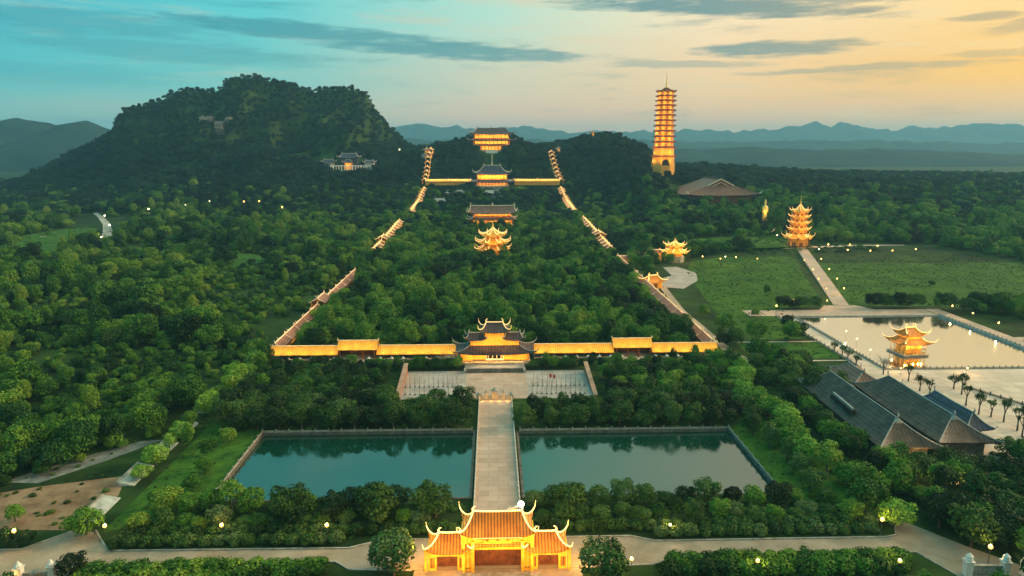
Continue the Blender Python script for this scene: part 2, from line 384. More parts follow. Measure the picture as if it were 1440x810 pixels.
ridge('hills', 3100, [(-500,215),(-300,190),(-120,178),(-60,184),(-20,175),(0,170),(20,166),(35,170),(58,171),(72,179),(84,182),(100,172),(120,170),(132,173),(150,183),(180,200),(240,212),(330,216)], 700, M_far, 10, 1)
ridge('hills', 3300, [(560,214),(700,214),(850,212),(940,209),(985,210),(1050,207),(1075,208),(1150,211),(1250,209),(1330,213),(1440,217),(1700,214),(2100,220)], 500, M_far, 7, 2)
ridge('hills', 5600, [(200,205),(480,204),(560,195),(700,196),(900,197),(1000,201),(1200,198),(1440,203),(1900,200)], 900, M_far, 30, 5, 400)
ridge('hills', 9300, [(-400,200),(200,200),(520,190),(560,178),(595,174),(640,179),(680,182),(720,178),(760,178),(800,183),(850,186),(900,186),(950,186),(1000,183),(1050,184),(1100,181),(1140,178),(1185,174),(1215,181),(1260,179),(1310,182),(1360,176),(1400,173),(1440,178),(1600,176),(1900,186)], 1300, M_far, 85, 3, 520)

# ------------------------------------------------------------------ water, paths, lawns
def water_mat(name, deep, ior, rough):
    M = mat(name, deep, rough=rough, spec=.5); nt = M.node_tree; N = nt.nodes; L = nt.links; b = N['Principled BSDF']
    b.inputs['IOR'].default_value = ior
    g = N.new('ShaderNodeNewGeometry'); n = N.new('ShaderNodeTexNoise'); n.inputs['Scale'].default_value = 1.1; n.inputs['Detail'].default_value = 4; L.new(g.outputs['Position'], n.inputs[0])
    bp = N.new('ShaderNodeBump'); bp.inputs['Strength'].default_value = .10; bp.inputs['Distance'].default_value = .12; n2 = N.new('ShaderNodeTexNoise'); n2.inputs['Scale'].default_value = .06; n2.inputs['Detail'].default_value = 5; L.new(g.outputs['Position'], n2.inputs[0]); mr = N.new('ShaderNodeMapRange'); L.new(n2.outputs[0], mr.inputs[0]); mr.inputs[1].default_value = .35; mr.inputs[2].default_value = .7; mr.inputs[3].default_value = .02; mr.inputs[4].default_value = .16; L.new(mr.outputs[0], b.inputs['Roughness']); L.new(n.outputs[0], bp.inputs['Height']); L.new(bp.outputs[0], b.inputs['Normal']); return M
M_water = water_mat('pond_water', (.003,.036,.022,1), 2.25, .03)
M_lake = water_mat('lake_water', (.05,.05,.04,1), 14, .04)
def sheet(name, pts, z, m, kind='structure'):
    o = MB().add([(p[0], p[1], z) for p in pts], [tuple(range(len(pts)))]).build(name, m); o['kind'] = kind; return o
def rect(name, x0, x1, y0, y1, z, m): return sheet(name, [(x0,y0),(x1,y0),(x1,y1),(x0,y1)], z, m)
for nm, q, m, zw in (('pond_water', POND_L, M_water, -.75), ('pond_water', POND_R, M_water, -.75), ('lake_water', LAKE, M_lake, -.5)):
    rect(nm, q[0], q[1], q[2], q[3], zw, m)
    b = MB(); x0, x1, y0, y1 = q; t = .8
    b.box(x0-t, x0-.003, y0-t, y1+t, -4, .14); b.box(x1+.003, x1+t, y0-t, y1+t, -4, .14)
    b.box(x0, x1, y0-t, y0-.003, -4, .135); b.box(x0, x1, y1+.003, y1+t, -4, .135)
    struct(b.build('pond_bank', M_darkstone if m is M_water else M_stone))

def drape(name, pts_center, widths, m, dz=.05, nseg=60, ncross=5):
    """a path strip following the ground"""
    P = [Vector((p[0], p[1], 0)) for p in pts_center]; d = [0]
    for a, b in zip(P, P[1:]): d.append(d[-1]+(b-a).length)
    v = []; f = []
    for i in range(nseg+1):
        t = d[-1]*i/nseg
        x = np.interp(t, d, [p.x for p in P]); y = np.interp(t, d, [p.y for p in P]); w = np.interp(t, d, widths)
        t2 = min(d[-1], t+1); t1 = max(0, t-1)
        dx = np.interp(t2, d, [p.x for p in P])-np.interp(t1, d, [p.x for p in P]); dy = np.interp(t2, d, [p.y for p in P])-np.interp(t1, d, [p.y for p in P])
        l = math.hypot(dx, dy); nxv, nyv = dy/l, -dx/l
        for k in range(ncross):
            o = (k/(ncross-1)-.5)*w; xx, yy = x+nxv*o, y+nyv*o
            v.append((xx, yy, max(Hs(xx, yy), Hs(x, y))+dz))
    for i in range(nseg):
        for k in range(ncross-1): a = i*ncross+k; f.append((a, a+ncross, a+ncross+1, a+1))
    o = MB().add(v, f).build(name, m, smooth=True); return struct(o)

# lawns and soil: thin sheets laid on the flat ground, each 4 mm or more above the one below
rect('lawn', -104, -83.2, 166, 300, .02, M_grass)
rect('lawn', 83.2, 108, 166, 312, .02, M_grass)
rect('lawn', 122, 164.5, 304, 331, .02, M_grass)
rect('lawn', -83, 83, 227.2, 256, .016, M_ground)
sheet('meadow', [(124,335),(160,338),(178,404),(206,410),(272,610),(240,618),(170,575),(150,520)], .03, M_meadow)
sheet('meadow', [(222,410),(300,404),(470,470),(430,600),(300,622),(284,612)], .034, M_meadow)
M_field = M_grass
drape('meadow', [(205,650),(300,668)], [60,70], M_field, .4, 14, 9)
drape('meadow', [(-395,560),(-455,700),(-470,790)], [60,55,40], M_grass, .5, 20, 9)
drape('meadow', [(-200,560),(-330,640)], [70,60], M_grass, .8, 20, 9)
sheet('soil', [(-170,168),(-114,166),(-110,184),(-114,196),(-136,190),(-160,181)], .024, M_dirt)
sheet('soil', [(-150,193),(-138,192),(-126,206),(-115,222),(-122,221),(-136,208)], .028, mat('grey_gravel', (.07,.085,.08), (.20,.225,.215), .2, .9, 8, .4, 1, coords='World'))
# road across the front
sheet('road', [(-190,142.5),(-104,142.5),(-100,150.2),(-40,150.2),(-36,147),(-20,146),(20,146),(38,147),(42,150),(104,150),(112,131),(138,131),(118,152),(107.5,166),(103,157),(100,156.2),(40,156.2),(34,158.6),(-30,158.6),(-38,155.2),(-98,155.8),(-106,165),(-112,165),(-120,157),(-190,157)], .03, M_road)
sheet('road', [(-20.5,131),(19.5,131),(19.5,145.9),(-20.5,145.9)], .026, M_road)
def kerb(pts, w=.45, h=.28, name='kerb', m=M_stone):
    b = MB()
    for (xa, ya), (xb, yb) in zip(pts, pts[1:]):
        d = Vector((xb-xa, yb-ya, 0)).normalized(); n = Vector((-d.y, d.x, 0))*w/2
        b.add([(xa-n.x,ya-n.y,0),(xb-n.x,yb-n.y,0),(xb+n.x,yb+n.y,0),(xa+n.x,ya+n.y,0),(xa-n.x,ya-n.y,h),(xb-n.x,yb-n.y,h),(xb+n.x,yb+n.y,h),(xa+n.x,ya+n.y,h)],
              [(0,3,2,1),(4,5,6,7),(0,1,5,4),(1,2,6,5),(2,3,7,6),(3,0,4,7)])
    return struct(b.build(name, m))
kerb([(-106,165.3),(-98,156.1),(-38,155.5),(-30,158.9),(-9,158.9)]); kerb([(8,158.9),(34,158.9),(40,156.5),(100,156.5),(103.2,157.3),(107.8,166.5)])
kerb([(-190,157.3),(-120,157.3),(-112,165.3)]); kerb([(-104.3,142.6),(-100.3,149.9),(-40,149.9),(-36,146.6),(-21,145.7)]); kerb([(20,145.7),(38,146.7),(42,149.7),(103.8,149.7),(111.8,131)])
# the stone causeway between the ponds
b = MB(); b.box(-7.2, 6.2, 159, 256.8, -4, .30); struct(b.build('causeway', M_path))
rect('plaza', -39, 39, 257, 291, .06, M_plaza)
rect('plaza', -13, 13, 256.9, 292, .10, M_path)
# right hand lake surroundings
rect('plaza', 145, 290, 190, 286.9, .05, M_cream)
rect('walkway', 164.8, 174, 287, 386, .045, M_cream)
rect('walkway', 150, 262, 384.9, 399, .055, M_path)
sheet('walkway', [(262.9,286),(271,286),(272,399),(262.9,399)], .04, M_path)
rect('walkway', 271, 330, 331, 337, .06, M_path)
sheet('walkway', [(198,399.1),(232,399.1),(226,410),(206,410)], .06, M_path)
rect('walkway', 122, 172, 331.5, 333, .05, M_cream); rect('walkway', 122, 164.5, 300.5, 302, .05, M_cream)
drape('road', [(124,270),(114,318),(113,400),(119,470),(125,500)], [5,5,4.5,4.5,4.5], M_road, .07, 40, 3)
sheet('soil', [(119,468),(132,462),(150,490),(158,520),(150,548),(138,545),(136,510),(124,498)], .08, M_plaza)
TRACK = [ground_at(*p) for p in ((147,341),(152,328),(150,316),(143,307),(134,300))]
drape('road', [(p[0],p[1]) for p in TRACK], [8,10,8,7,5], mat('pale_track', (.26,.25,.21),(.42,.41,.36), .1,.9), .5, 40, 3)
TRACK2 = [ground_at(*p) for p in ((56,334),(104,329))]
drape('road', [(p[0],p[1]) for p in TRACK2], [5,5], mat('dirt_track', (.20,.17,.12),(.34,.30,.22), .1,.9), .5, 14, 3)
drape('walkway', [(270,631),(300,636),(345,640),(395,640)], [8,8,5,3], M_cream, .3, 30, 3)
b = MB(); b.box(13.5, 16, 290, 292, 0, 0.01)
# stepped walkway up to the small pagoda
def stepped_walk():
    b = MB(); a = Vector((217, 410, 0)); e = Vector((290, 628, 0)); n = 11
    d = (e-a); u = d.normalized(); s = Vector((u.y, -u.x, 0))*4.6
    for k in range(n):
        p = a+d*k/n; q = a+d*(k+.985)/n; z = .25+.18*k
        b.add([p-s, p+s, q+s, q-s, p-s+Vector((0,0,z)), p+s+Vector((0,0,z)), q+s+Vector((0,0,z)), q-s+Vector((0,0,z))],
              [(0,3,2,1),(4,5,6,7),(0,1,5,4),(1,2,6,5),(2,3,7,6),(3,0,4,7)])
        l = .9
        p2 = q-u*l
        b.add([p2-s*1.04+Vector((0,0,z)), p2+s*1.04+Vector((0,0,z)), q+s*1.04+Vector((0,0,z)), q-s*1.04+Vector((0,0,z)), p2-s*1.04+Vector((0,0,z+.1)), p2+s*1.04+Vector((0,0,z+.1)), q+s*1.04+Vector((0,0,z+.1)), q-s*1.04+Vector((0,0,z+.1))],
              [(0,3,2,1),(4,5,6,7),(0,1,5,4),(1,2,6,5),(2,3,7,6),(3,0,4,7)], 1)
    struct(b.build('walkway', [M_path, M_whitep]))
stepped_walk()
drape('stairway', [(-.8,1100),(-.8,1222)], [2.6,2.6], M_road, .6, 60, 3)

# ------------------------------------------------------------------ haze
def haze():
    b = MB(); b.box(-15500, 15500, -200, 14200, -6, 420); o = b.build('haze', []); o['kind'] = 'stuff'; o['label'] = 'thin teal evening haze filling the valley'
    M = bpy.data.materials.new('haze_air'); M.use_nodes = True; nt = M.node_tree; nt.nodes.clear()
    v = nt.nodes.new('ShaderNodeVolumePrincipled'); v.inputs['Color'].default_value = HAZE_COL; v.inputs['Density'].default_value = HAZE_D; v.inputs['Anisotropy'].default_value = 0.15
    out = nt.nodes.new('ShaderNodeOutputMaterial'); nt.links.new(v.outputs[0], out.inputs['Volume'])
    o.data.materials.append(M)
HAZE_D = 0.000095; HAZE_COL = (.27, .66, .95, 1)
haze()
# ------------------------------------------------------------------ vegetation
def crown_arrays(seed, nblob, R0, zc, rz, nleaf, leaf, flat=.0, bottom=-.5):
    """leaf-clump quads over several overlapping lobes; returns verts, quads, per-face variation"""
    g = np.random.default_rng(seed)
    bl = [(0, 0, zc, R0*.72, rz*.8)]
    for k in range(nblob):
        a = g.uniform(0, 2*math.pi); r = R0*g.uniform(.32, .78); br = R0*g.uniform(.20, .42)
        bl.append((r*math.cos(a), r*math.sin(a), zc+rz*g.uniform(-.45, .65)*(1-.3*r/R0), br, br*rz/R0*g.uniform(.8, 1.15)))
    w = np.array([b[3]**2 for b in bl]); w = w/w.sum(); idx = g.choice(len(bl), nleaf, p=w)
    B = np.array(bl)[idx]
    d = g.normal(size=(nleaf, 3)); d /= np.linalg.norm(d, axis=1)[:, None]
    d[:, 2] = np.where(d[:, 2] < bottom, -d[:, 2], d[:, 2])
    rr = g.uniform(.66, 1.16, nleaf)[:, None]
    c = np.stack([B[:,0], B[:,1], B[:,2]], 1) + d*rr*np.stack([B[:,3], B[:,3], B[:,4]], 1)
    # keep leaves that are not deep inside another lobe
    keep = np.ones(nleaf, bool)
    for b in bl:
        q = ((c[:,0]-b[0])/b[3])**2 + ((c[:,1]-b[1])/b[3])**2 + ((c[:,2]-b[2])/b[4])**2
        keep &= q > .42
    c = c[keep]; d = d[keep]; n = len(c)
    nrm = d + g.normal(size=(n, 3))*.55 + np.array([0,0,.25]); nrm /= np.linalg.norm(nrm, axis=1)[:, None]
    t = np.cross(nrm, g.normal(size=(n, 3))); t /= np.linalg.norm(t, axis=1)[:, None]; b2 = np.cross(nrm, t)
    s = leaf*g.uniform(.55, 1.25, n)[:, None]; e = s*g.uniform(.5, .9, n)[:, None]
    v = np.stack([c-t*s*.5, c-b2*e*.5+nrm*s*.12, c+t*s*.5, c+b2*e*.5+nrm*s*.12], 1).reshape(-1, 3)
    f = np.arange(n*4).reshape(n, 4)
    return v, f, g.uniform(0, 1, n)
def mesh_from(name, v, f, var, m):
    me = bpy.data.meshes.new(name); me.vertices.add(len(v)); me.vertices.foreach_set('co', v.astype(np.float32).ravel())
    me.loops.add(f.size); me.loops.foreach_set('vertex_index', f.ravel().astype(np.int32))
    me.polygons.add(len(f)); me.polygons.foreach_set('loop_start', np.arange(0, f.size, f.shape[1], dtype=np.int32))
    me.update(calc_edges=True); me.validate()
    a = me.attributes.new('leafvar', 'FLOAT', 'FACE'); a.data.foreach_set('value', var.astype(np.float32))
    me.materials.append(m); return me
# ------------------------------------------------------------------ temple building kit
def prof(t, e=1.7): return t**e
def roof_surface(cb, ct, z0, h, lift=.0, thick=.3, nu=12, nt=5, e=1.6, push=.06):
    """curved roof between an eave polygon cb and a top polygon ct (same corner count); corners sweep upwards"""
    b = MB(); n = len(cb); cx = sum(p[0] for p in cb)/n; cy = sum(p[1] for p in cb)/n
    def P(k, u, t):
        a, c = cb[k], cb[(k+1) % n]; a2, c2 = ct[k], ct[(k+1) % n]
        ex = a[0]+(c[0]-a[0])*u; ey = a[1]+(c[1]-a[1])*u; tx = a2[0]+(c2[0]-a2[0])*u; ty = a2[1]+(c2[1]-a2[1])*u
        q = abs(2*u-1)**4*(1-t)**2
        ex += (ex-cx)*push*q; ey += (ey-cy)*push*q
        return (ex+(tx-ex)*t, ey+(ty-ey)*t, z0+h*prof(t, e)+lift*q)
    for k in range(n):
        vs = [P(k, i/nu, j/nt) for j in range(nt+1) for i in range(nu+1)]
        fs = [(j*(nu+1)+i, j*(nu+1)+i+1, (j+1)*(nu+1)+i+1, (j+1)*(nu+1)+i) for j in range(nt) for i in range(nu)]
        b.add(vs, fs)
        lo = [P(k, i/nu, 0) for i in range(nu+1)]; inn = []
        for p in lo: inn.append((cx+(p[0]-cx)*.72, cy+(p[1]-cy)*.72, z0-thick*.6))
        vs = lo + [(p[0], p[1], p[2]-thick) for p in lo] + inn; m = nu+1
        b.add(vs, [(i+1, i, m+i, m+i+1) for i in range(nu)] + [(m+i+1, m+i, 2*m+i, 2*m+i+1) for i in range(nu)])
    hips = []
    for k in range(n):
        pts = [P(k, 0, j/nt) for j in range(nt, -1, -1)]; d = Vector(pts[-1])-Vector(pts[-2]); d.z = 0
        if d.length > 1e-6: d.normalize()
        L0 = max(.25, lift*.9) if lift else .2
        e1 = Vector(pts[-1])+d*L0*.6+Vector((0,0,L0*.5)); e2 = e1+d*L0*.25+Vector((0,0,L0*1.0))
        hips.append([Vector(p)+Vector((0,0,.08)) for p in pts]+[e1, e2])
    return b, hips
def rectc(w, d, cx=0, cy=0): return [(cx-w/2,cy-d/2),(cx+w/2,cy-d/2),(cx+w/2,cy+d/2),(cx-w/2,cy+d/2)]
def ngon(r, n=8): return [(r*math.cos(2*math.pi*(k+.5)/n-math.pi/2), r*math.sin(2*math.pi*(k+.5)/n-math.pi/2)) for k in range(n)]
def roof(parent, cb, ct, z0, h, tm, rm, lift=1.0, rr=.18, top=True, name='roof', nu=12, e=1.6, finials=True, fs=1.0, ribs=0, thick=.3, orn=None):
    b, hips = roof_surface(cb, ct, z0, h, lift, thick, nu, 5, e)
    r = b.build(name, tm, parent)
    for hp in hips: MB().tube(hp, [rr]*(len(hp)-2)+[rr*.8, rr*.35], 6).build('hip_ridge', rm, r)
    if top:
        xs = [p[0] for p in ct]; ys = [p[1] for p in ct]; x0, x1, y0, y1 = min(xs), max(xs), min(ys), max(ys)
        zz = z0+h+.1
        if len(ct) == 4 and (x1-x0) > 0.5:
            yc = (y0+y1)/2; L = x1-x0; t = MB(); N = 8
            t.tube([(x0+L*i/N, yc, zz+.25*abs(2*i/N-1)**3*rr*4) for i in range(N+1)], rr*1.35, 6)
            for sgn, xe in ((-1, x0), (1, x1)):
                t.tube([(xe,yc,zz), (xe+sgn*.15*fs,yc,zz+.9*fs), (xe-sgn*.25*fs,yc,zz+1.5*fs), (xe-sgn*.8*fs,yc,zz+1.6*fs)], [rr*1.6, rr*1.3, rr, rr*.4], 6)
            if orn: t.lathe([(.25*fs,zz),(.55*fs,zz+.5*fs),(.35*fs,zz+1.0*fs),(.05,zz+1.9*fs)], 8)
            t.build('top_ridge', rm, r)
    return r
def colonnade(parent, xs, ys, z0, z1, r, m):
    me = MB().cyl(0, 0, 0, z1-z0, r, r, 8).mesh('column', m)
    for x in xs:
        for y in ys: link('column', me, parent, (x, y, z0))
def glyph_mesh(name, w, h, m, seed):
    """small brush-stroke like mark on a board"""
    g = random.Random(seed); b = MB()
    for k in range(3): z = -h/2+h*(k+.5)/3; b.box(-w*.45, w*.45, -.03, .03, z-h*.06, z+h*.06)
    b.box(-w*.07, w*.07, -.036, .036, -h*.5, h*.5)
    return b.mesh(name, m)

# ---- front gate with rope lights
def front_gate():
    t = thing('temple_gate', 'glowing three-roofed gate at the bottom of the photo, its ridges outlined with rope lights', 'gate', (-.55, 147.6, 0))
    GM = M_gategold
    b = MB(); b.box(-8.6,8.6,-2.6,2.6,7.2,10.2); b.box(-8.3,-5.6,-2.4,2.4,0,7.2); b.box(5.6,8.3,-2.4,2.4,0,7.2); b.box(-5.6,5.6,-2.0,2.0,5.4,7.2)
    b.build('main_wall', GM, t)
    for s in (-1, 1):
        b = MB(); b.box(s*12.1-4.6,s*12.1+4.6,-2.1,2.1,3.9,6.0); b.box(s*12.1-4.5,s*12.1-2.5,-1.9,1.9,0,3.9); b.box(s*12.1+2.5,s*12.1+4.5,-1.9,1.9,0,3.9)
        b.build('side_wall', GM, t)
        d = MB(); d.box(s*12.1-2.5,s*12.1+2.5,-.2,.2,0,3.7); w = d.build('door', M_wood, t)
        f = MB(); 
        for k in range(6): f.box(s*12.1-2.3+k*.8, s*12.1-2.2+k*.8+.3, -.32, -.2, .3, 3.5)
        f.build('door_panel', M_wood, w)
        m = MB(); m.box(s*12.1-3.4, s*12.1+3.4, -2.22, -2.1, 5.0, 5.16); m.build('moulding', M_wood, t)
        for i in range(2):
            g = link('sign_character', glyph_mesh('sign_character', .7, .75, mat('sign_paint', (.10,.10,.01)), i), t, (s*12.1-.75+i*1.5, -2.16, 4.5))
        for x in (-5.0, 5.0):
            MB().box(s*12.1+x-.3, s*12.1+x+.3, -2.5, -1.9, 0, 6.1).build('pilaster', GM, t)
    d = MB(); d.box(-5.6,5.6,-.2,.2,0,5.0); w = d.build('door', M_wood, t)
    f = MB(); 
    for k in range(13): f.box(-5.4+k*.86, -5.0+k*.86, -.34, -.2, .3, 4.8)
    f.build('door_panel', M_wood, w)
    b = MB(); b.box(-7.9,7.9,-2.75,-2.6,7.0,7.35); b.box(-8.9,8.9,-2.85,-2.7,6.6,6.8); b.build('moulding', M_tilegold, t)
    gm = [glyph_mesh('sign_character', .62, .6, mat('sign_paint', (.10,.10,.01)), k) for k in range(3)]
    for k in range(9): link('sign_character', gm[k % 3], t, (-3.6+k*.9, -2.68, 6.95+.5) if False else (-3.6+k*.9, -2.06, 6.3))
    for k in range(3): link('sign_character', glyph_mesh('sign_character', .95, 1.0, mat('sign_paint', (.10,.10,.01)), k), t, (-2.4+k*2.4, -2.66, 8.5))
    for x in (-8.1, -5.9, 5.9, 8.1): MB().box(x-.35,x+.35,-3.0,-2.3,0,8.2).build('pilaster', GM, t)
    for x0, x1, z0, z1 in ((-7.2,-3.4,7.55,9.2),(3.4,7.2,7.55,9.2),(-8.0,-5.9,1.0,6.2),(5.9,8.0,1.0,6.2)):
        fr = MB(); w_ = .13; fr.box(x0,x1,-2.7,-2.58,z0,z0+w_); fr.box(x0,x1,-2.7,-2.58,z1-w_,z1); fr.box(x0,x0+w_,-2.7,-2.58,z0+w_,z1-w_); fr.box(x1-w_,x1,-2.7,-2.58,z0+w_,z1-w_); fr.build('panel_frame', M_tilegold, t)
    for s in (-1, 1):
        for k in range(2):
            xc = s*12.1+(-3.5 if k == 0 else 3.5); MB().box(xc-.6, xc+.6, -2.0, -1.9, .8, 3.3).build('wall_panel', M_tilegold, t)
    MB().box(-10.2,10.2,-5.4,-3.2,0,.18).build('threshold', M_stone, t)
    # roofs
    def tiled(cx, w, d, tw, z0, h, lift, nm):
        r = roof(t, rectc(w, d, cx), rectc(tw, .2, cx), z0, h, M_tilegold, M_neon, lift, .17, True, nm, 14, 1.45, fs=.8, thick=.45)
        rb = MB(); n = int(tw/.42)
        for k in range(n+1):
            x = cx-tw/2+tw*k/n
            for sg in (-1, 1):
                pts = []
                for j in range(6):
                    q = j/5; pts.append((x, sg*(d/2*(1-q)+.1*q), z0+h*prof(q,1.45)+.05))
                rb.tube(pts, .09, 4)
        rb.build('tile_ribs', M_tilegold, r); return r
    tiled(0, 16.6, 9.2, 11.6, 10.2, 4.0, 1.5, 'roof')
    for s in (-1, 1):
        tiled(s*11.5, 10.2, 7.6, 5.0, 5.8, 3.0, 1.3, 'side_roof')
    # eave rope light and lamps that light the faces
    e = MB(); e.tube([(-5.8,-4.75,10.15),(5.8,-4.75,10.15)], .06, 5); e.build('eave_light', M_trimglow, t)
    # ridge dragon and bright globe
    dr = MB(); pts = [(2.2,0,14.5),(2.9,0,15.15),(3.5,0,14.9),(4.1,0,15.2),(4.7,0,15.5),(5.15,0,16.1)]
    dr.tube(pts, [.12,.28,.3,.32,.3,.2], 7); 
    for i in range(4): dr.tube([(2.9+i*.6,0,15.1),(2.8+i*.6,0,15.75)], [.12,.02], 5)
    dr.build('dragon_ornament', M_whitep, t)
    gl = MB(); gl.ball((5.6,0,16.0), .75, 14, 9); gl.build('globe_light', M_globe, t, smooth=True)
    st = MB(); st.cyl(5.6,0,14.3,15.4,.12,.12,6); st.build('globe_bracket', M_iron, t)
    for x, z, e in ((0,9.3,900),(-6,9.3,400),(6,9.3,400)): area_light('floodlight', t, (x,-6.4,z-3), 8, .6, e*1.2, AMB, (0,1,.35))
    for s in (-1,1): area_light('floodlight', t, (s*12.8,-5.6,2.2), 8, .6, 850, AMB, (0,1,.45))
    area_light('floodlight', t, (0,-7.5,13.2), 13, .5, 1500, (1,.45,.12), (0,.75,-.35))
    for s in (-1,1): area_light('floodlight', t, (s*12.3,-6.5,9.0), 9, .5, 1500, (1,.42,.10), (0,.8,-.35))
    for s in (-1,1): point_light('floodlight', t, (s*19,0,5.5), 4200, (1,.5,.1), .5); point_light('floodlight', t, (s*10.5,6.5,11.5), 1500, (1,.5,.1), .4)
    point_light('floodlight', t, (0,9,9), 1700, (1,.5,.15), .6)
front_gate()

# ---- inner gate
def inner_gate():
    t = thing('temple_gate', 'three-tiered gold-walled inner gate with brown roofs at the head of the paved forecourt', 'gate', (-.6, 304, 0))
    b = MB(); b.box(-13.5,13.5,-13,-4.5,0,1.2); b.box(-16.5,16.5,-4.5,6,0,1.6); b.build('platform', M_stone, t)
    s = MB()
    for k in range(6): s.box(-12.5,12.5,-13-(6-k)*.55,-13.002-(5-k)*.55,.02,.2*(k+1))
    s.build('steps', M_darkstone, t)
    for sg in (-1,1): MB().box(sg*13.2-.5, sg*13.2+.5, -16.5, -13, 0, 1.5).build('stair_wall', M_stone, t)
    for sg in (-1, 1): MB().box(min(sg*15.8,sg*10.2),max(sg*15.8,sg*10.2),-2.6,5,1.6,5.6).build('side_wall', M_gold, t)
    b = MB(); b.box(-10.2,-3.6,-1.6,5,1.6,5.9); b.box(3.6,10.2,-1.6,5,1.6,5.9); b.box(-3.6,3.6,0.5,5,1.6,5.9); b.build('main_wall', M_gold, t)
    MB().box(-3.4,3.4,.3,.498,1.6,5.6).build('doorway', M_dark, t)  # dark slab painted as the shaded depth of the doorway
    f = MB()
    for x in (-4.0,-2.9,-1.0,1.0,2.9,4.0): f.cyl(x,-1.9,1.6,5.9,.22,.22,8)
    f.build('porch_post', M_whitep, t)
    MB().box(-4.2,4.2,-2.6,-2.2,1.6,2.4).build('porch_rail', M_whitep, t)
    roof(t, rectc(36,15,0,.6), rectc(23,6.5,0,.6), 5.6, 3.2, M_tile, M_ridgegrey, 1.7, .22, False, 'lower_roof')
    b = MB(); b.box(-11.2,-4.6,-2.2,3.2,8.6,11.4); b.box(4.6,11.2,-2.2,3.2,8.6,11.4); b.box(-4.6,4.6,-2.0,3.0,8.6,11); b.build('upper_wall', M_gold, t)
    for sg in (-1,1):
        roof(t, rectc(9.6,8.5,sg*8.6,.5), rectc(6.4,.2,sg*8.6,.5), 11.4, 2.6, M_tile, M_ridgegrey, 1.3, .2, True, 'side_roof', fs=.8)
    b = MB(); b.box(-4.3,4.3,-2.7,3.6,10.9,15.4); b.build('tower_wall', M_gold, t)
    MB().box(-1.1,1.1,-2.85,-2.7,12.2,14.2).build('name_board', M_tileyellow, t)
    roof(t, rectc(13,10.5,0,.45), rectc(7.6,.2,0,.45), 15.3, 3.6, M_tile, M_trimglow, 1.7, .2, True, 'top_roof', fs=1.0)
    for x, e in ((-8,1500),(8,1500)): area_light('floodlight', t, (x,-6.2,2.2), 12, .5, e*.8, AMB, (0,1,.6))
    area_light('floodlight', t, (0,-7,2.2), 8, .5, 550, AMB, (0,1,.5))
    area_light('floodlight', t, (0,-7.5,10.2), 20, .5, 1900, AMB, (0,1,.35))
    area_light('floodlight', t, (0,-10,3.6), 18, .5, 500, WARM, (0,-.7,-1))
inner_gate()

# ---- galleries
def gable_section(x0, x1, y0, y1, ze, zr, along='x', over=.6):
    b = MB(); yc = (y0+y1)/2; n = 4
    pf = [(0, ze), (.28, ze+(zr-ze)*.20), (.62, ze+(zr-ze)*.56), (1, zr)]
    L = [(y0-over+(yc-y0+over)*q, z) for q, z in pf]; Rr = [(y1+over-(y1+over-yc)*q, z) for q, z in pf]
    ring = L + Rr[::-1][1:]
    low = [(y, z-.28) for y, z in ring]
    vs = []
    for xx in (x0, x1):
        for y, z in ring: vs.append((xx, y, z))
        for y, z in low: vs.append((xx, y, z))
    m = len(ring); fs = []
    for i in range(m-1):
        fs.append((i, 2*m+i, 2*m+i+1, i+1)); fs.append((m+i+1, 3*m+i+1, 3*m+i, m+i))
        fs.append((i, i+1, m+i+1, m+i)); fs.append((2*m+i+1, 2*m+i, 3*m+i, 3*m+i+1))
    fs.append((0, m, 3*m, 2*m)); fs.append((m-1, 3*m-1, 4*m-1, 2*m-1)) if False else fs.append((m-1, 2*m-1+0, 4*m-1, 3*m-1))
    if along == 'y': vs = [(y, x, z) for x, y, z in vs]
    return b.add(vs, fs)
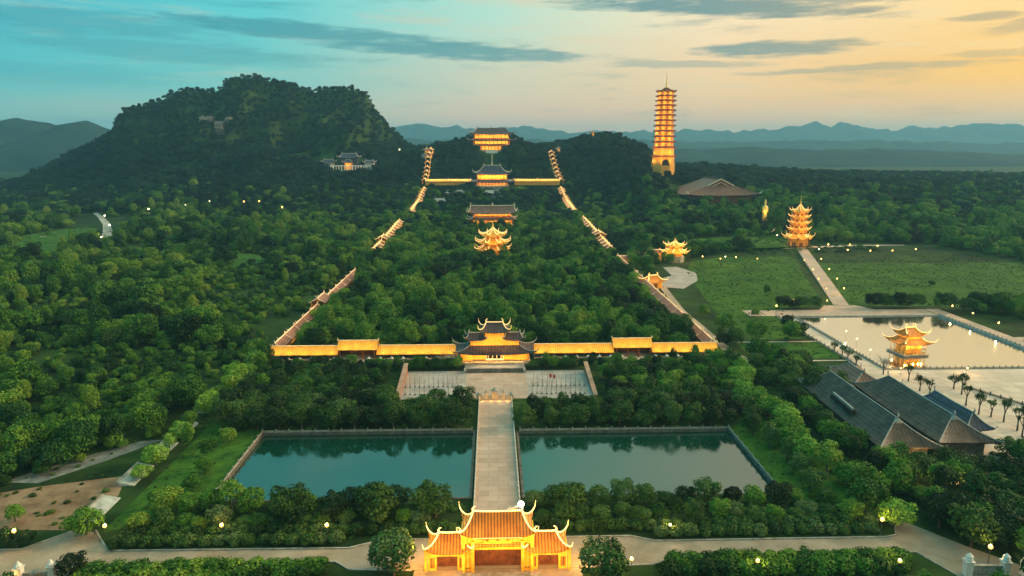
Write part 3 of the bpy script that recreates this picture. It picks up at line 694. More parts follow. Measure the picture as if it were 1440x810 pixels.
def front_gallery(sg, label):
    t = thing('roofed_gallery', label, 'gallery', (0, 0, 0), 0)
    a, m0, m1, e = (18, 56, 74, 106); X = lambda v: sg*v
    def seg(x0, x1, ze, zr, nm, tm=M_tileyellow):
        x0, x1 = min(X(x0), X(x1)), max(X(x0), X(x1))
        r = gable_section(x0, x1, 308.6, 316, ze, zr, over=.9).build(nm, tm, t)
        c = MB(); c.tube([(x0-.1,312.3,zr+.12),(x1+.1,312.3,zr+.12)], .25, 6)
        for xe, d in ((x0,-1),(x1,1)): c.tube([(xe,312.3,zr+.1),(xe+d*.3,312.3,zr+.8),(xe-d*.1,312.3,zr+1.4)], [.3,.22,.08], 6)
        c.build('ridge', M_ridge, r)
        return r
    seg(a, m0, 2.9, 5.9, 'roof'); seg(m1, e, 2.9, 5.9, 'roof'); seg(m0-.4, m1+.4, 5.2, 8.4, 'raised_roof')
    x0, x1 = min(X(a), X(e)), max(X(a), X(e))
    MB().box(x0, x1, 315.4, 315.7, 0, 3.0).build('back_wall', M_dark, t)  # near-black wall colour carries the shade under the gallery roof
    MB().box(x0, x1, 307.9, 316.1, 0, .5).build('plinth', M_stone, t)
    px0, px1 = min(X(m0), X(m1)), max(X(m0), X(m1))
    MB().box(px0+.5, px1-.5, 315.0, 315.35, 0.5, 5.4).build('pavilion_wall', M_wood, t)
    n = 14; xs = [x0+.8+(x1-x0-1.6)*k/n for k in range(n+1)]
    colonnade(t, xs, [308.9], .5, 3.1, .2, M_wood)
    colonnade(t, [px0+1, (px0+px1)/2-2.5, (px0+px1)/2+2.5, px1-1], [308.2], .5, 5.3, .3, M_wood)
    MB().box(px0+3, px1-3, 304.6, 307.88, 0, .35).build('step', M_cream, t)
    for (c, L, z) in ((X((a+m0)/2), m0-a, 5.4), (X((m1+e)/2), e-m1, 5.4), (X((m0+m1)/2), m1-m0, 7.9)):
        nl = max(2, round(L/6))
        for q in range(nl): area_light('floodlight', t, (c-L/2+L*(q+.5)/nl, 306.6, z+.2), 1.6, .4, L*46/nl, (1,.56,.12), (0,1,-.45))
    return t
front_gallery(-1, 'long low gallery with lit yellow roof left of the inner gate')
front_gallery(1, 'long low gallery with lit yellow roof right of the inner gate')
# stone lantern caps in a row before each gallery
def lantern():
    t = thing('stone_lantern', 'pale capped stone lantern in the row before the left front gallery', 'lantern', (0,0,0), 0, 'stone lanterns before the left gallery')
    b = MB(); b.box(-.35,.35,-.35,.35,0,.3); b.cyl(0,0,.3,1.2,.18,.18,8); b.box(-.3,.3,-.3,.3,1.2,1.7); b.build('post', M_stone, t)
    b = MB(); b.lathe([(.85,1.7),(.75,1.85),(.2,2.35),(.05,2.7)], 8); b.build('cap', M_whitep, t); return t
lan0 = lantern(); k = 0
for sg in (-1, 1):
    for i in range(16):
        x = sg*(22+i*5.3)
        if 60 < abs(x) < 70: continue
        o = lan0 if k == 0 else dup(lan0)
        o.location = (x, 305.4, 0)
        if sg > 0: o['label'] = 'pale capped stone lantern in the row before the right front gallery'; o['group'] = 'stone lanterns before the right gallery'
        k += 1

def side_gallery(pts, label, width=6.5, seg=15, lit=420, gaps=(), hall=(), stepz=True, tm=M_tilemauve, ridge_m=M_trimglow, hall_lift=3.2):
    """covered walk climbing the hill in steps; pts = (x, y, z)"""
    x0, y0, z0 = pts[0]; t = thing('roofed_gallery', label, 'gallery', (x0, y0, z0))
    P = [Vector(p) for p in pts]; d = [0]
    for a, b in zip(P, P[1:]): d.append(d[-1]+math.hypot(b.x-a.x, b.y-a.y))
    n = max(1, round(d[-1]/seg)); base = Vector((x0, y0, z0))
    f = lambda s: Vector([np.interp(s, d, [p[i] for p in P]) for i in range(3)])
    for k in range(n):
        s0, s1 = d[-1]*k/n, d[-1]*(k+1)/n; a, c = f(s0), f(s1)
        if any(g0 <= (k+.5)/n <= g1 for g0, g1 in gaps): continue
        L = math.hypot(c.x-a.x, c.y-a.y); ang = math.atan2(c.y-a.y, c.x-a.x); z = (a.z+c.z)/2 - z0; mid = (a+c)/2 - base
        big = k in hall; w = width*(1.5 if big else 1); hz = hall_lift if big else 0
        g = gable_section(-L/2-.2, L/2+.2, -w/2, w/2, 3.0+hz, 5.6+hz, over=.7); r = g.build('roof_section', tm, t, (mid.x, mid.y, z)); r.rotation_euler = (0,0,ang)
        q = MB(); zr = 5.7+hz
        q.tube([(-L/2-.3,0,zr),(L/2+.3,0,zr)], .30, 6)
        for xe, dd in ((-L/2,-1),(L/2,1)):
            q.tube([(xe,0,zr),(xe+dd*.5,0,zr+.8),(xe+dd*.2,0,zr+1.6)], [.4,.3,.1], 6)
            for sy in (-1, 1): q.tube([(xe,0,zr),(xe,sy*w*.35,zr-1.7),(xe,sy*(w/2+.9),zr-2.55),(xe+dd*.2,sy*(w/2+1.5),zr-1.9)], [.26,.24,.24,.10], 5)
        q.build('ridge', ridge_m, r)  # default ridge material glows by itself to brighten the roof outline
        wl = MB(); wl.box(-L/2, L/2, -w/2+.3, -w/2+.5, -3, 1.2); wl.box(-L/2, L/2, w/2-.5, w/2-.3, -3, 3.0+hz)
        for i in range(4):
            xx = -L/2+.4+(L-.8)*i/3
            wl.box(xx-.2, xx+.2, -w/2+.25, -w/2+.65, 0, 3.0+hz)
        wl.build('wall', M_gold, r)
        if lit:
            area_light('floodlight', r, (0, 0, zr+3.4), L*.9, 2.0, lit*L/15, (1,.52,.2))
    for a, b in zip(P, P[1:]): CORR.append((a.x, a.y, b.x, b.y, 8.5)); CORR.append((a.x, a.y-(12 if abs(a.y-b.y) < 5 else 0), b.x, b.y-(12 if abs(a.y-b.y) < 5 else 0), 12 if abs(a.y-b.y) < 5 else 6.5))
    return t
CORR = []
Z = lambda x, y: Hs(x, y)
def line(x0, y0, x1, y1, n=6, dz=0): return [(x0+(x1-x0)*k/n, y0+(y1-y0)*k/n, Z(x0+(x1-x0)*k/n, y0+(y1-y0)*k/n)+dz) for k in range(n+1)]
side_gallery(line(-106, 318, -106, 515, 8), 'side gallery running back from the left end of the front gallery', 5.5, 16, 800, hall=(5,), stepz=True, ridge_m=M_ridge)
side_gallery(line(106, 318, 106, 575, 8), 'side gallery running back from the right end of the front gallery to a lit hut', 5.5, 16, 800, ridge_m=M_ridge)
def climbing(pts, label, **k): return side_gallery(pts, label, **k)
def solve(px, py, X):
    d = ray(px, py); return CAM+d*((X-CAM[0])/d[0])
def by_px(lst, X):   # picture row to a point on the line x = X, with the height found there
    out = []
    for px, py in lst: p = solve(px, py, X); out.append((p[0], p[1], p[2]-3))
    return out
climbing([(-106,600,3),(-106,690,5),(-106,775,9)], 'short stretch of stepped gallery among the trees left of the bell tower', lit=900, hall=(3,))
climbing([(-106,880,8),(-106,985,14),(-105,1062,28)], 'steep stepped gallery just below the upper cross gallery, left side', seg=14, lit=1700, width=8)
climbing([(-107,1082,36),(-106,1120,52),(-107,1160,74),(-104,1188,88)], 'stepped gallery climbing to the hilltop from the upper cross gallery, left side', seg=13, lit=1900, width=8, tm=M_tilemauve)
climbing([(106,612,2),(106,700,5),(106,775,8),(106,800,9)], 'stepped gallery with a small hall among the trees right of the bell tower', lit=900, hall=(4,))
climbing([(106,885,8),(106,985,14),(105,1062,28)], 'steep stepped gallery just below the upper cross gallery, right side', seg=14, lit=1700, width=8)
climbing([(108,1082,36),(103,1120,52),(100,1160,74),(99,1180,83)], 'stepped gallery climbing to the hilltop from the upper cross gallery, right side', seg=13, lit=1900, width=8, tm=M_tilemauve)
climbing([(-104,1072,38),(-34,1072,38)], 'straight lit cross gallery between the left stepped galleries and the dark blue hall', seg=35, lit=2100, tm=M_tileyellow, width=7)
climbing([(34,1072,38),(104,1072,38)], 'straight lit cross gallery between the right stepped galleries and the dark blue hall', seg=35, lit=2100, tm=M_tileyellow, width=7)

# ---- halls on the axis
def bell_tower():
    t = thing('bell_tower', 'glowing three-tiered bell tower among trees on the temple axis', 'tower', (-.8, 600, Z(0,600)))
    b = MB(); b.box(-2.0,2.0,-2,2,0,3.5); b.build('base', M_stone, t)
    w = MB(); w.lathe([(9.5,3.4),(9.5,8.0)], 8, rot=math.pi/8); w.lathe([(7.8,8),(7.8,14.5)], 8, rot=math.pi/8); w.lathe([(5.6,14),(5.6,20.5)], 8, rot=math.pi/8); w.build('wall', M_gold, t)
    for (re, rtp, z, h, l) in ((15.5,8.4,7.2,4.0,1.8),(14.5,6.4,13.2,4.4,2.2),(11.2,.5,19.6,6.8,2.2)):
        roof(t, ngon(re), ngon(rtp), z, h, M_tileyellow, M_trimglow, l, .42, False, 'roof', 6, 1.7)
    f = MB(); f.lathe([(.9,26.2),(1.3,27),(.5,27.8),(.7,28.6),(.05,31)], 8); f.build('finial', M_goldleaf, t)
    for k in range(6):
        a = 2*math.pi*k/6
        for z, e in ((5,700),(11.5,700),(18,600)): point_light('floodlight', t, (14*math.cos(a), 14*math.sin(a)-1, z), e*.8, AMB, .6)
    for z in (16, 24): area_light('floodlight', t, (0,-17,z), 16, 1, 900, AMB, (0,1,-.45))
bell_tower()
def axis_hall(y, z, label, w, d, tiers, wallz, tm, ridge_m, light, base=0):
    t = thing('temple_hall', label, 'hall', (-1.0, y, z)); zz = base
    if base: MB().box(-w*.55, w*.55, -d*.7, d*.6, -6, base).build('terrace', M_stone, t)
    W, D = w, d
    for i, (wh, ov, rh, tw, td, lift) in enumerate(tiers):
        b = MB(); b.box(-W/2, W/2, -D/2, D/2, zz, zz+wh); wl = b.build('wall', M_gold, t)
        f = MB(); n = max(5, int(W/5))
        for k in range(n):
            x = -W/2+W*(k+.5)/n; f.box(x-W/n*.32, x+W/n*.32, -D/2-.12, -D/2, zz+.3, zz+wh*.72)
        if i == 0: f.build('door_row', M_wood, wl)
        colonnade(t, [-W/2-ov*.35+(W+ov*.7)*k/n for k in range(n+1)], [-D/2-ov*.4], zz, zz+wh+.3, .35, M_wood)
        zz += wh
        last = i == len(tiers)-1
        roof(t, rectc(W+2*ov, D+2*ov), rectc(tw, td), zz, rh, tm, ridge_m, lift, .38, last, 'roof', 12, 1.6, fs=2.0, thick=.6, orn=last)
        zz += rh*.92; 
        area_light('floodlight', t, (0, -D/2-ov*.9, zz-rh*.92-wh*.55), W*.95, .6, light, AMB, (0,1,.55))
        W, D = tw, td
    return t
axis_hall(783, 2, 'long dark-roofed hall with cream ridge behind the bell tower', 44, 18, [(7,5,4,42,13,1.5),(3.4,6,8,50,.6,2.4)], 0, M_tilemauve, M_ridge, 5200, 5)
axis_hall(1050, 25, 'dark blue roofed hall with glowing gold front between the cross galleries', 46, 24, [(4,8,4,44,18,2.4),(8,4,13,25,.8,3.4)], 0, M_tileblue, M_ridge, 8500, 12)
def top_hall():
    t = thing('temple_hall', 'three-tiered hilltop hall with glowing eaves on the skyline', 'hall', (-1.5, 1245, 87)); t.scale = (1.16, 1, 1.10)
    MB().box(-22,22,-20,16,-14,0).build('terrace', M_stone, t)
    st = MB(); 
    for k in range(8): st.box(-9,9,-20-2.2*(k+1),-20.01-2.2*k,-14-k,-1.6*(k+1)+.6)
    st.build('stairway', M_whitep, t)
    lv = [(0,6,34,20),(9.5,6,50,28),(18.5,6,50,26)]
    for z, h, w, d in lv: MB().box(-w/2,w/2,-d/2,d/2,z,z+h).build('wall', M_gold, t)
    roof(t, rectc(50,32), rectc(50*.78,24), 6, 3.5, M_tile, M_ridgegrey, 1.8, .45, False, 'roof', 12)
    roof(t, rectc(68,40), rectc(52,29), 14, 4.0, M_tile, M_ridgegrey, 2.6, .5, False, 'roof', 12)
    roof(t, rectc(64,40), rectc(44,1), 24, 10, M_tile, M_ridgegrey, 3.6, .5, True, 'roof', 12, fs=2.2, orn=True)
    colonnade(t, [-15+k*5 for k in range(7)], [-12], 0, 6, .6, M_wood); colonnade(t, [-27+k*6 for k in range(10)], [-16], 9.5, 14.5, .6, M_wood); colonnade(t, [-26+k*5.8 for k in range(10)], [-15], 18.5, 24.5, .5, M_wood)
    MB().box(-29,29,-18,-13.9,9.0,9.5).build('balcony_floor', M_wood, t); MB().box(-28,28,-17.2,-13,18.0,18.5).build('balcony_floor', M_wood, t)
    for z, w, e, y in ((1,32,9000,-18),(10,54,14000,-21),(19,52,14000,-20)): area_light('floodlight', t, (0, y, z), w, .8, e, AMB, (0,1,.5))
top_hall()

# ---- thirteen-storey tower
def great_pagoda():
    p = aty(932, 238, 1000); t = thing('pagoda_tower', 'tall slender thirteen-storey pagoda lit orange on the right of the hills', 'pagoda', (p[0], p[1], p[2]+6)); t.scale = (.86, .86, .93)
    oct8 = lambda r, z0, z1: MB().lathe([(r,z0),(r,z1)], 8, rot=math.pi/8)
    b = MB(); b.lathe([(19.5,-16),(19.5,3.5),(18.4,4.0),(18.4,15.5)], 8, rot=math.pi/8); bs = b.build('base', M_gold, t)
    a = MB(); n = 10; vs = [(-6,-18.2,0)]+[(6*math.cos(math.pi-math.pi*k/n), -18.2, 3+6*math.sin(math.pi*k/n)) for k in range(n+1)]+[(6,-18.2,0)]
    a.add(vs, [tuple(range(len(vs)))]); a.add([(v[0], v[1]+.8, v[2]) for v in vs], [tuple(range(len(vs)))]); a.build('archway', M_dark, bs)  # dark sheets painted as the shade inside the arch
    z = 15.5; r = 16.6; zs = []
    roof(t, ngon(20.6), ngon(17.4), 13.8, 1.8, M_redroof, M_redroof, .5, .25, False, 'roof', 3, 1.2, thick=1.1)
    oct8(17.0, 15.5, 27.5).build('wall', M_gold, t)
    roof(t, ngon(20.2), ngon(16.4), 27.0, 2.0, M_redroof, M_redroof, .6, .25, False, 'roof', 3, 1.2, thick=1.3)
    z = 28.6; n = 11; step = (112.0-28.6)/n
    for k in range(n):
        r = 15.8-2.7*k/(n-1); ov = 2.9; st = step*(1.12-.24*k/(n-1))
        w = oct8(r, z, z+st).build('wall', M_gold, t)
        wn = MB()
        for q in range(8):
            a = 2*math.pi*(q+.5)/8-math.pi/8-math.pi/2+math.pi/8; a = -math.pi/2+q*math.pi/4
            c = r*math.cos(math.pi/8)+.06; cx, cy = c*math.cos(a), c*math.sin(a); ux, uy = -math.sin(a), math.cos(a); hw = r*.10
            wn.add([(cx-ux*hw,cy-uy*hw,z+st*.12),(cx+ux*hw,cy+uy*hw,z+st*.12),(cx+ux*hw,cy+uy*hw,z+st*.55),(cx-ux*hw,cy-uy*hw,z+st*.55)], [(0,1,2,3)])
        wn.build('window', M_tilegold, w)
        top = k == n-1
        roof(t, ngon(r+ov), ngon(r*.99 if not top else 1.2), z+st*.80, 1.6 if not top else 6.5, M_redroof, M_redroof, .6 if not top else 1.6, .22, False, 'roof', 3, 1.15 if not top else 1.9, thick=1.4)
        z += st; zs.append((z-st*.5, r))
    f = MB(); zt = z+4.3
    f.lathe([(2.2,zt-1.5),(2.6,zt),(1.4,zt+2),(1.9,zt+3.2),(1.1,zt+5),(1.3,zt+6.5),(.8,zt+8.5),(1.0,zt+10),(.5,zt+12),(.7,zt+14),(.4,zt+18),(.1,zt+25)], 10); f.build('spire', M_goldleaf, t)
    # ring of wall lamps under every eave
    for zz, r in [(8, 19), (21, 17.2)]+zs:
        for q in range(8):
            if q not in (0, 6, 7, 5): continue      # the sides that face the temple
            a = -math.pi/2+q*math.pi/4+math.pi/8
            point_light('wall_lamp', t, ((r+2.4)*math.cos(a), (r+2.4)*math.sin(a), zz-1.4), 1500, (1,.48,.09), .5)
    for a in (-math.pi/2-.5, -math.pi/2+.6): spot_light('floodlight', t, (60*math.cos(a), 60*math.sin(a), 4), 110000, (1,.47,.10), (-math.cos(a)*60, -math.sin(a)*60, 45), 75, 1)
    spot_light('floodlight', t, (0,-46,118), 16000, (1,.6,.2), (0,46,14), 50, 1)
great_pagoda()

# ---- smaller lit pagoda, octagonal with five tiers
def small_pagoda():
    t = thing('pagoda_tower', 'bright orange five-tiered pagoda with upturned eaves at the head of the stepped walkway', 'pagoda', (291.5, 642, 0)); t.scale = (.80, .80, 1)
    MB().lathe([(16,-.5),(16,1.4)], 8, rot=math.pi/8).build('base', M_stone, t)
    lv = [(1.4,11.2,9.0,16.0,4.2,2.4),(12.2,9.0,6.2,12.0,2.6,1.7),(19.5,8.3,5.0,11.2,2.4,1.6),(25.6,7.6,4.6,10.6,2.2,1.5),(31.2,6.8,4.2,10.2,6.5,2.0)]
    for i, (z, r, h, re, rh, l) in enumerate(lv):
        w = MB().lathe([(r,z),(r,z+h+.8)], 8, rot=math.pi/8).build('wall', M_gold, t)
        cols = MB().cyl(0,0,0,h,.38,.38,8).mesh('column', M_tilegold)
        for p in ngon((r+re)/2): link('column', cols, t, (p[0]*.93, p[1]*.93, z))
        wn = MB()
        for q in range(8):
            a = -math.pi/2+q*math.pi/4; c = r*math.cos(math.pi/8)+.05; cx, cy = c*math.cos(a), c*math.sin(a); ux, uy = -math.sin(a), math.cos(a); hw = r*.2
            wn.add([(cx-ux*hw,cy-uy*hw,z+.1),(cx+ux*hw,cy+uy*hw,z+.1),(cx+ux*hw,cy+uy*hw,z+h*.6),(cx-ux*hw,cy-uy*hw,z+h*.6)], [(0,1,2,3)])
        wn.build('doorway', M_wood, w)
        roof(t, ngon(re), ngon(r*.86 if i < 4 else .9), z+h, rh, M_tileyellow, M_trimglow, l, .3, False, 'roof', 6, 1.5 if i < 4 else 1.9, thick=.5)
        for q in range(8):
            if q in (2,3,4): continue
            a = -math.pi/2+(q+.5)*math.pi/4+.0; point_light('wall_lamp', t, ((re+1.2)*math.cos(a), (re+1.2)*math.sin(a), z+h*.45), 480-50*i, (1,.42,.08), .4)
    MB().lathe([(1.0,41.4),(1.3,42.6),(.6,43.6),(.8,44.6),(.35,46),(.1,51.5)], 8).build('spire', M_goldleaf, t)
    for z in (16, 26, 36): area_light('floodlight', t, (-3,-22,z+5), 12, 1, 1300, AMB, (0,1,-.35))
small_pagoda()

# ---- statue hall figure
def statue():
    p = ground_at(1074, 318); t = thing('buddha_statue', 'gilded standing robed figure on a lotus base, brightly lit, left of the orange pagoda', 'statue', (p[0], p[1], p[2]), 0)
    s = (p[1]/960)*33/24.0
    b = MB(); b.lathe([(4.8,0),(4.8,1.2),(3.6,1.6),(3.2,2.6),(4.4,3.8),(4.0,4.4)], 12); b.build('lotus_base', M_goldleaf, t)
    m = MB(); m.lathe([(2.9,4.3),(2.7,7),(2.9,12),(3.3,16),(3.0,18.2),(1.2,19.3),(.9,19.8),(1.5,20.6),(1.75,21.8),(1.3,23.2),(.7,23.7),(.6,24.3),(.1,24.7)], 14)
    for sg in (-1,1): m.tube([(sg*2.7,0,18.2),(sg*3.7,-.4,15.2),(sg*3.1,-1.8,13.6),(sg*.9,-3.0,14.2)], [1.0,1.0,.8,.4], 8)
    for k in range(5): m.tube([(-2+k,-2.3,5),(-1.5+k*.75,-2.9,12)], [.22,.16], 5)
    m.ball((0,-1.7,21.5),.28,6,5); m.build('figure', M_goldleaf, t, smooth=True)
    h = MB(); h.add([( (5.0*math.cos(q*math.pi/12)), 1.9, 19.5+6.2*math.sin(q*math.pi/12)) for q in range(24)], [tuple(range(24))]); h.add([( (5.0*math.cos(q*math.pi/12)), 2.2, 19.5+6.2*math.sin(q*math.pi/12)) for q in range(24)], [tuple(range(24))]); 
    t.scale = (s*.72, s*.72, s*1.12)
    for x, z in ((-9,3),(9,3),(0,13)): point_light('floodlight', t, (x,-10,z), 2600, (1,.66,.16), .6)
statue()

# ---- octagonal pavilion beside the right gallery with wall pieces
def side_pavilion():
    p = ground_at(948, 368); X, Y = p[0], p[1]
    t = thing('pavilion', 'lit two-tiered orange pavilion on a stone base behind the right gallery', 'pavilion', (X, Y, 0))
    MB().lathe([(8.2,0),(8.2,5.4)], 8, rot=math.pi/8).build('base', M_stone, t)
    MB().lathe([(6.8,5.4),(6.8,9.2)], 8, rot=math.pi/8).build('wall', M_gold, t); MB().lathe([(4.8,10),(4.8,14)], 8, rot=math.pi/8).build('upper_wall', M_gold, t)
    roof(t, ngon(11.2), ngon(5.6), 8.4, 3.2, M_tileyellow, M_trimglow, 1.2, .3, False, 'lower_roof', 6)
    roof(t, ngon(8.2), ngon(.8), 13.4, 4.2, M_tileyellow, M_trimglow, 1.8, .3, False, 'upper_roof', 6)
    MB().lathe([(.8,17),(.9,18),(.1,20.5)], 8).build('finial', M_goldleaf, t)
    for k in range(5):
        a = -math.pi/2+(k-2)*.8; point_light('wall_lamp', t, (12*math.cos(a),12*math.sin(a),7), 700, AMB, .4); point_light('wall_lamp', t, (9.5*math.cos(a),9.5*math.sin(a),13), 650, AMB, .4)
    area_light('floodlight', t, (0,-13,17), 12, 1, 2000, AMB, (0,1,-.6))
    c = thing('roofed_gallery', 'three short stepped roof sections joining the right side gallery to the orange pavilion', 'gallery', (107, Y+2, 0))
    for i in range(3):
        x = 4+i*(X-107-9)/3; L = (X-107-9)/3-.6
        r = gable_section(-L/2, L/2, -2.4, 2.4, 3+i*2.2, 5+i*2.2).build('roof_section', M_tilemauve, c, (x+L/2-4, i*2.0, 0))
        MB().box(-L/2+.3, L/2-.3, -2, 2, 0, 3.1+i*2.2).build('wall', M_gold, r)
        q = MB(); q.tube([(-L/2,0,5.2+i*2.2),(L/2,0,5.2+i*2.2)], .3, 5); q.build('ridge', M_ridge, r)
        area_light('floodlight', r, (0,-4,8+i*2.2), L, .5, 500, WARM, (0,.6,-1))
    CLEAR_EXTRA.append((X, Y, 13))
CLEAR_EXTRA = []
side_pavilion()
def small_hut():
    t = thing('gatehouse', 'small lit hut with crossed cream roof ridges on the right side gallery', 'hut', (111.5, 468, 0), R(20))
    MB().box(-5,5,-4,4,0,4.5).build('wall', M_gold, t); MB().box(-1.2,1.2,-4.12,-4,0,3).build('door', M_wood, t)
    roof(t, rectc(14,11), rectc(7,.3), 4.4, 4.2, M_tilegold, M_trimglow, 1.6, .28, True, 'roof', 10, fs=1.1)
    for x in (-6,6): point_light('wall_lamp', t, (x,-8,3.5), 650, AMB, .4)
    area_light('floodlight', t, (0,-7,9.5), 9, 1, 900, AMB, (0,.8,-1))
small_hut()
# ---- pavilion standing in the lake
def lake_pavilion():
    t = thing('pavilion', 'brightly lit two-tiered pavilion standing in the lake and mirrored in it', 'pavilion', (200.5, 313, -1.2), R(8)); t.scale = (.72,.72,.78)
    b = MB(); b.box(-9,9,-8,8,-2,1.4); b.box(-9.6,9.6,-8.6,8.6,1.4,1.8); b.build('base', M_stone, t)
    MB().box(-5.4,5.4,-4.8,4.8,1.8,8.2).build('wall', M_gold, t)
    colonnade(t, [-7.6,-4.6,-1.5,1.5,4.6,7.6], [-6.8,6.8], 1.8, 8.4, .28, M_goldleaf); colonnade(t, [-7.6,7.6], [-3.4,0,3.4], 1.8, 8.4, .28, M_goldleaf)
    MB().box(-7.9,7.9,-7.0,-6.8,4.7,5.3).build('railing', M_tileyellow, t); r2 = MB()
    for k in range(26): r2.box(-7.6+k*.6,-7.5+k*.6,-7.0,-6.86,1.8,2.9)
    r2.box(-7.8,7.8,-7.02,-6.84,2.9,3.05); r2.build('railing', M_tilegold, t)
    MB().box(-5.3,5.3,-12.4,-8.62,-2,.9).build('landing', M_darkstone, t)
    roof(t, rectc(21,19), rectc(11.5,10), 8.3, 3.2, M_tilegold, M_trimglow, 1.9, .26, False, 'lower_roof')
    MB().box(-5,5,-4.4,4.4,11.3,13.6).build('upper_wall', M_gold, t)
    roof(t, rectc(14.6,13), rectc(7,.3), 13.4, 4.2, M_tilegold, M_trimglow, 2.1, .28, True, 'upper_roof', fs=1.5)
    for x in (-6.2,6.2):
        for y in (-5.9,5.9): point_light('ceiling_lamp', t, (x,y,6.8), 330, AMB, .4)
    for k in (-4,0,4): point_light('ceiling_lamp', t, (k,-6.0,6.6), 330, (1,.6,.12), .3)
    for x, y in ((0,-10),(-10.5,0),(10.5,0)): point_light('wall_lamp', t, (x,y,12.2), 700, AMB, .4)
    area_light('floodlight', t, (0,-14,16), 14, 1, 1900, AMB, (0,1,-.3))
lake_pavilion()

# ---- grey halls on the right: ridges run towards the viewer
def grey_hall(x, y0, y1, w, ze, zr, label, tm, gable=True):
    L = y1-y0; t = thing('tiled_hall', label, 'building', (x, (y0+y1)/2, 0), R(-1))
    MB().box(-w/2+2, w/2-2, -L/2+2, L/2-2, 0, ze+.6).build('wall', M_darkstone, t)
    cb = [(-w/2,-L/2),(w/2,-L/2),(w/2,L/2),(-w/2,L/2)]; ct = [(-.3,-L/2+w*.42),(.3,-L/2+w*.42),(.3,L/2-w*.30),(-.3,L/2-w*.30)]
    b, hips = roof_surface(cb, ct, ze, zr-ze, .9, .5, 14, 6, 1.25); r = b.build('roof', tm, t)
    q = MB(); q.tube([(0,ct[0][1],zr+.3),(0,(ct[0][1]+ct[2][1])/2,zr+.12),(0,ct[2][1],zr+.3)], .24, 6)
    for e, d in ((ct[0][1],-1),(ct[2][1],1)): q.tube([(0,e,zr+.3),(0,e+d*.6,zr+1.2),(0,e+d*.2,zr+2.1)], [.4,.3,.1], 6)
    q.build('top_ridge', M_ridgegrey, r)
    h = MB()
    for hp in hips: h.tube(hp, [.16]*(len(hp)-1)+[.1], 5)
    h.build('hip_ridge', M_ridgegrey, r)
    if gable:
        ye = ct[0][1]; g = MB(); g.add([(-w*.2,ye-1.2,zr-(zr-ze)*.5),(w*.2,ye-1.2,zr-(zr-ze)*.5),(0,ye-1.2,zr+.25),(-w*.2,ye+1,zr-(zr-ze)*.5),(w*.2,ye+1,zr-(zr-ze)*.5),(0,ye+1,zr+.25)], [(0,1,2),(3,5,4),(0,2,5,3),(1,4,5,2)]); g.build('gable', M_ridgegrey, r)
    return t
grey_hall(130.5, 197, 257, 19, 5.5, 12, 'longest grey tiled hall nearest the dark trees, with a second thin ridge beside it', M_tilegrey)
grey_hall(152.0, 201, 254, 19, 5, 11, 'grey tiled hall between the longest hall and the pale plaza', M_tilegrey)
grey_hall(164.5, 213, 241, 9, 4, 8.5, 'small dark grey roofed outbuilding at the edge of the pale plaza', M_tileblue, False)
grey_hall(150, 255, 278, 15, 4, 8, 'mauve roofed building touching the lake path behind the grey halls', M_tilemauve, False)
t = thing('roof_lantern', 'thin raised ridge strip on the outer slope of the longest grey hall', 'roof vent', (124.3, 228, 8.6), R(-3.5)); MB().box(-.3,.3,-8,8,-1.4,.9).build('ridge', M_ridgegrey, t); MB().box(-.9,.9,-8.2,8.2,-1.6,.3).build('base', M_tilegrey, t)

# ---- large brown-roofed hall below the great pagoda
def big_hall():
    t = thing('temple_hall', 'large mauve-brown roofed hall with a framed gable below the tall pagoda', 'hall', (289, 906, 26), R(6))
    w, L = 94, 82; ze, zr = 8, 27
    MB().box(-w/2+6, w/2-6, -L/2+6, L/2-6, -8, ze+1).build('wall', M_wood, t)
    cb = rectc(w, L); yg = -L/2+17
    ct = [(-.4,yg),(.4,yg),(.4,L/2-18),(-.4,L/2-18)]
    b, hips = roof_surface(cb, ct, ze, zr-ze, 2.2, 1.0, 16, 6, 1.12, .02); r = b.build('roof', M_tilemauve, t)
    g = MB(); gx = 25; g.add([(-gx,yg-6,zr-11.5),(gx,yg-6,zr-11.5),(0,yg-6,zr+.6),(-gx,yg+6,zr-11.5),(gx,yg+6,zr-11.5),(0,yg+6,zr+.6)], [(0,1,2),(0,2,5,3),(1,4,5,2)]); gb = g.build('gable', M_wood, r)
    fr = MB(); fr.tube([(-gx-1,yg-6.3,zr-11.6),(0,yg-6.3,zr+.8),(gx+1,yg-6.3,zr-11.6)], .8, 5); fr.tube([(-gx*.55,yg-6.3,zr-9.5),(0,yg-6.3,zr-3.4),(gx*.55,yg-6.3,zr-9.5)], .45, 5); fr.tube([(-gx,yg-6.3,zr-11.4),(gx,yg-6.3,zr-11.4)], .7, 5); fr.build('gable_trim', M_ridge, gb)
    h = MB()
    for hp in hips[:2]: h.tube(hp, .5, 5)
    h.tube(hips[2], .5, 5); h.tube(hips[3], .5, 5); h.tube([(0,yg-6,zr+.9),(0,L/2-18,zr+.9)], .7, 6); h.build('hip_ridge', M_tilemauve, r)
    for c in (cb[0], cb[1]): 
        k = MB(); k.tube([(c[0]*1.0,c[1]*1.0,ze+2),(c[0]*1.05,c[1]*1.05,ze+3.2),(c[0]*1.07,c[1]*1.07,ze+6)], [.9,.8,.3], 6); k.build('corner_ornament', M_whitep, r)
big_hall()
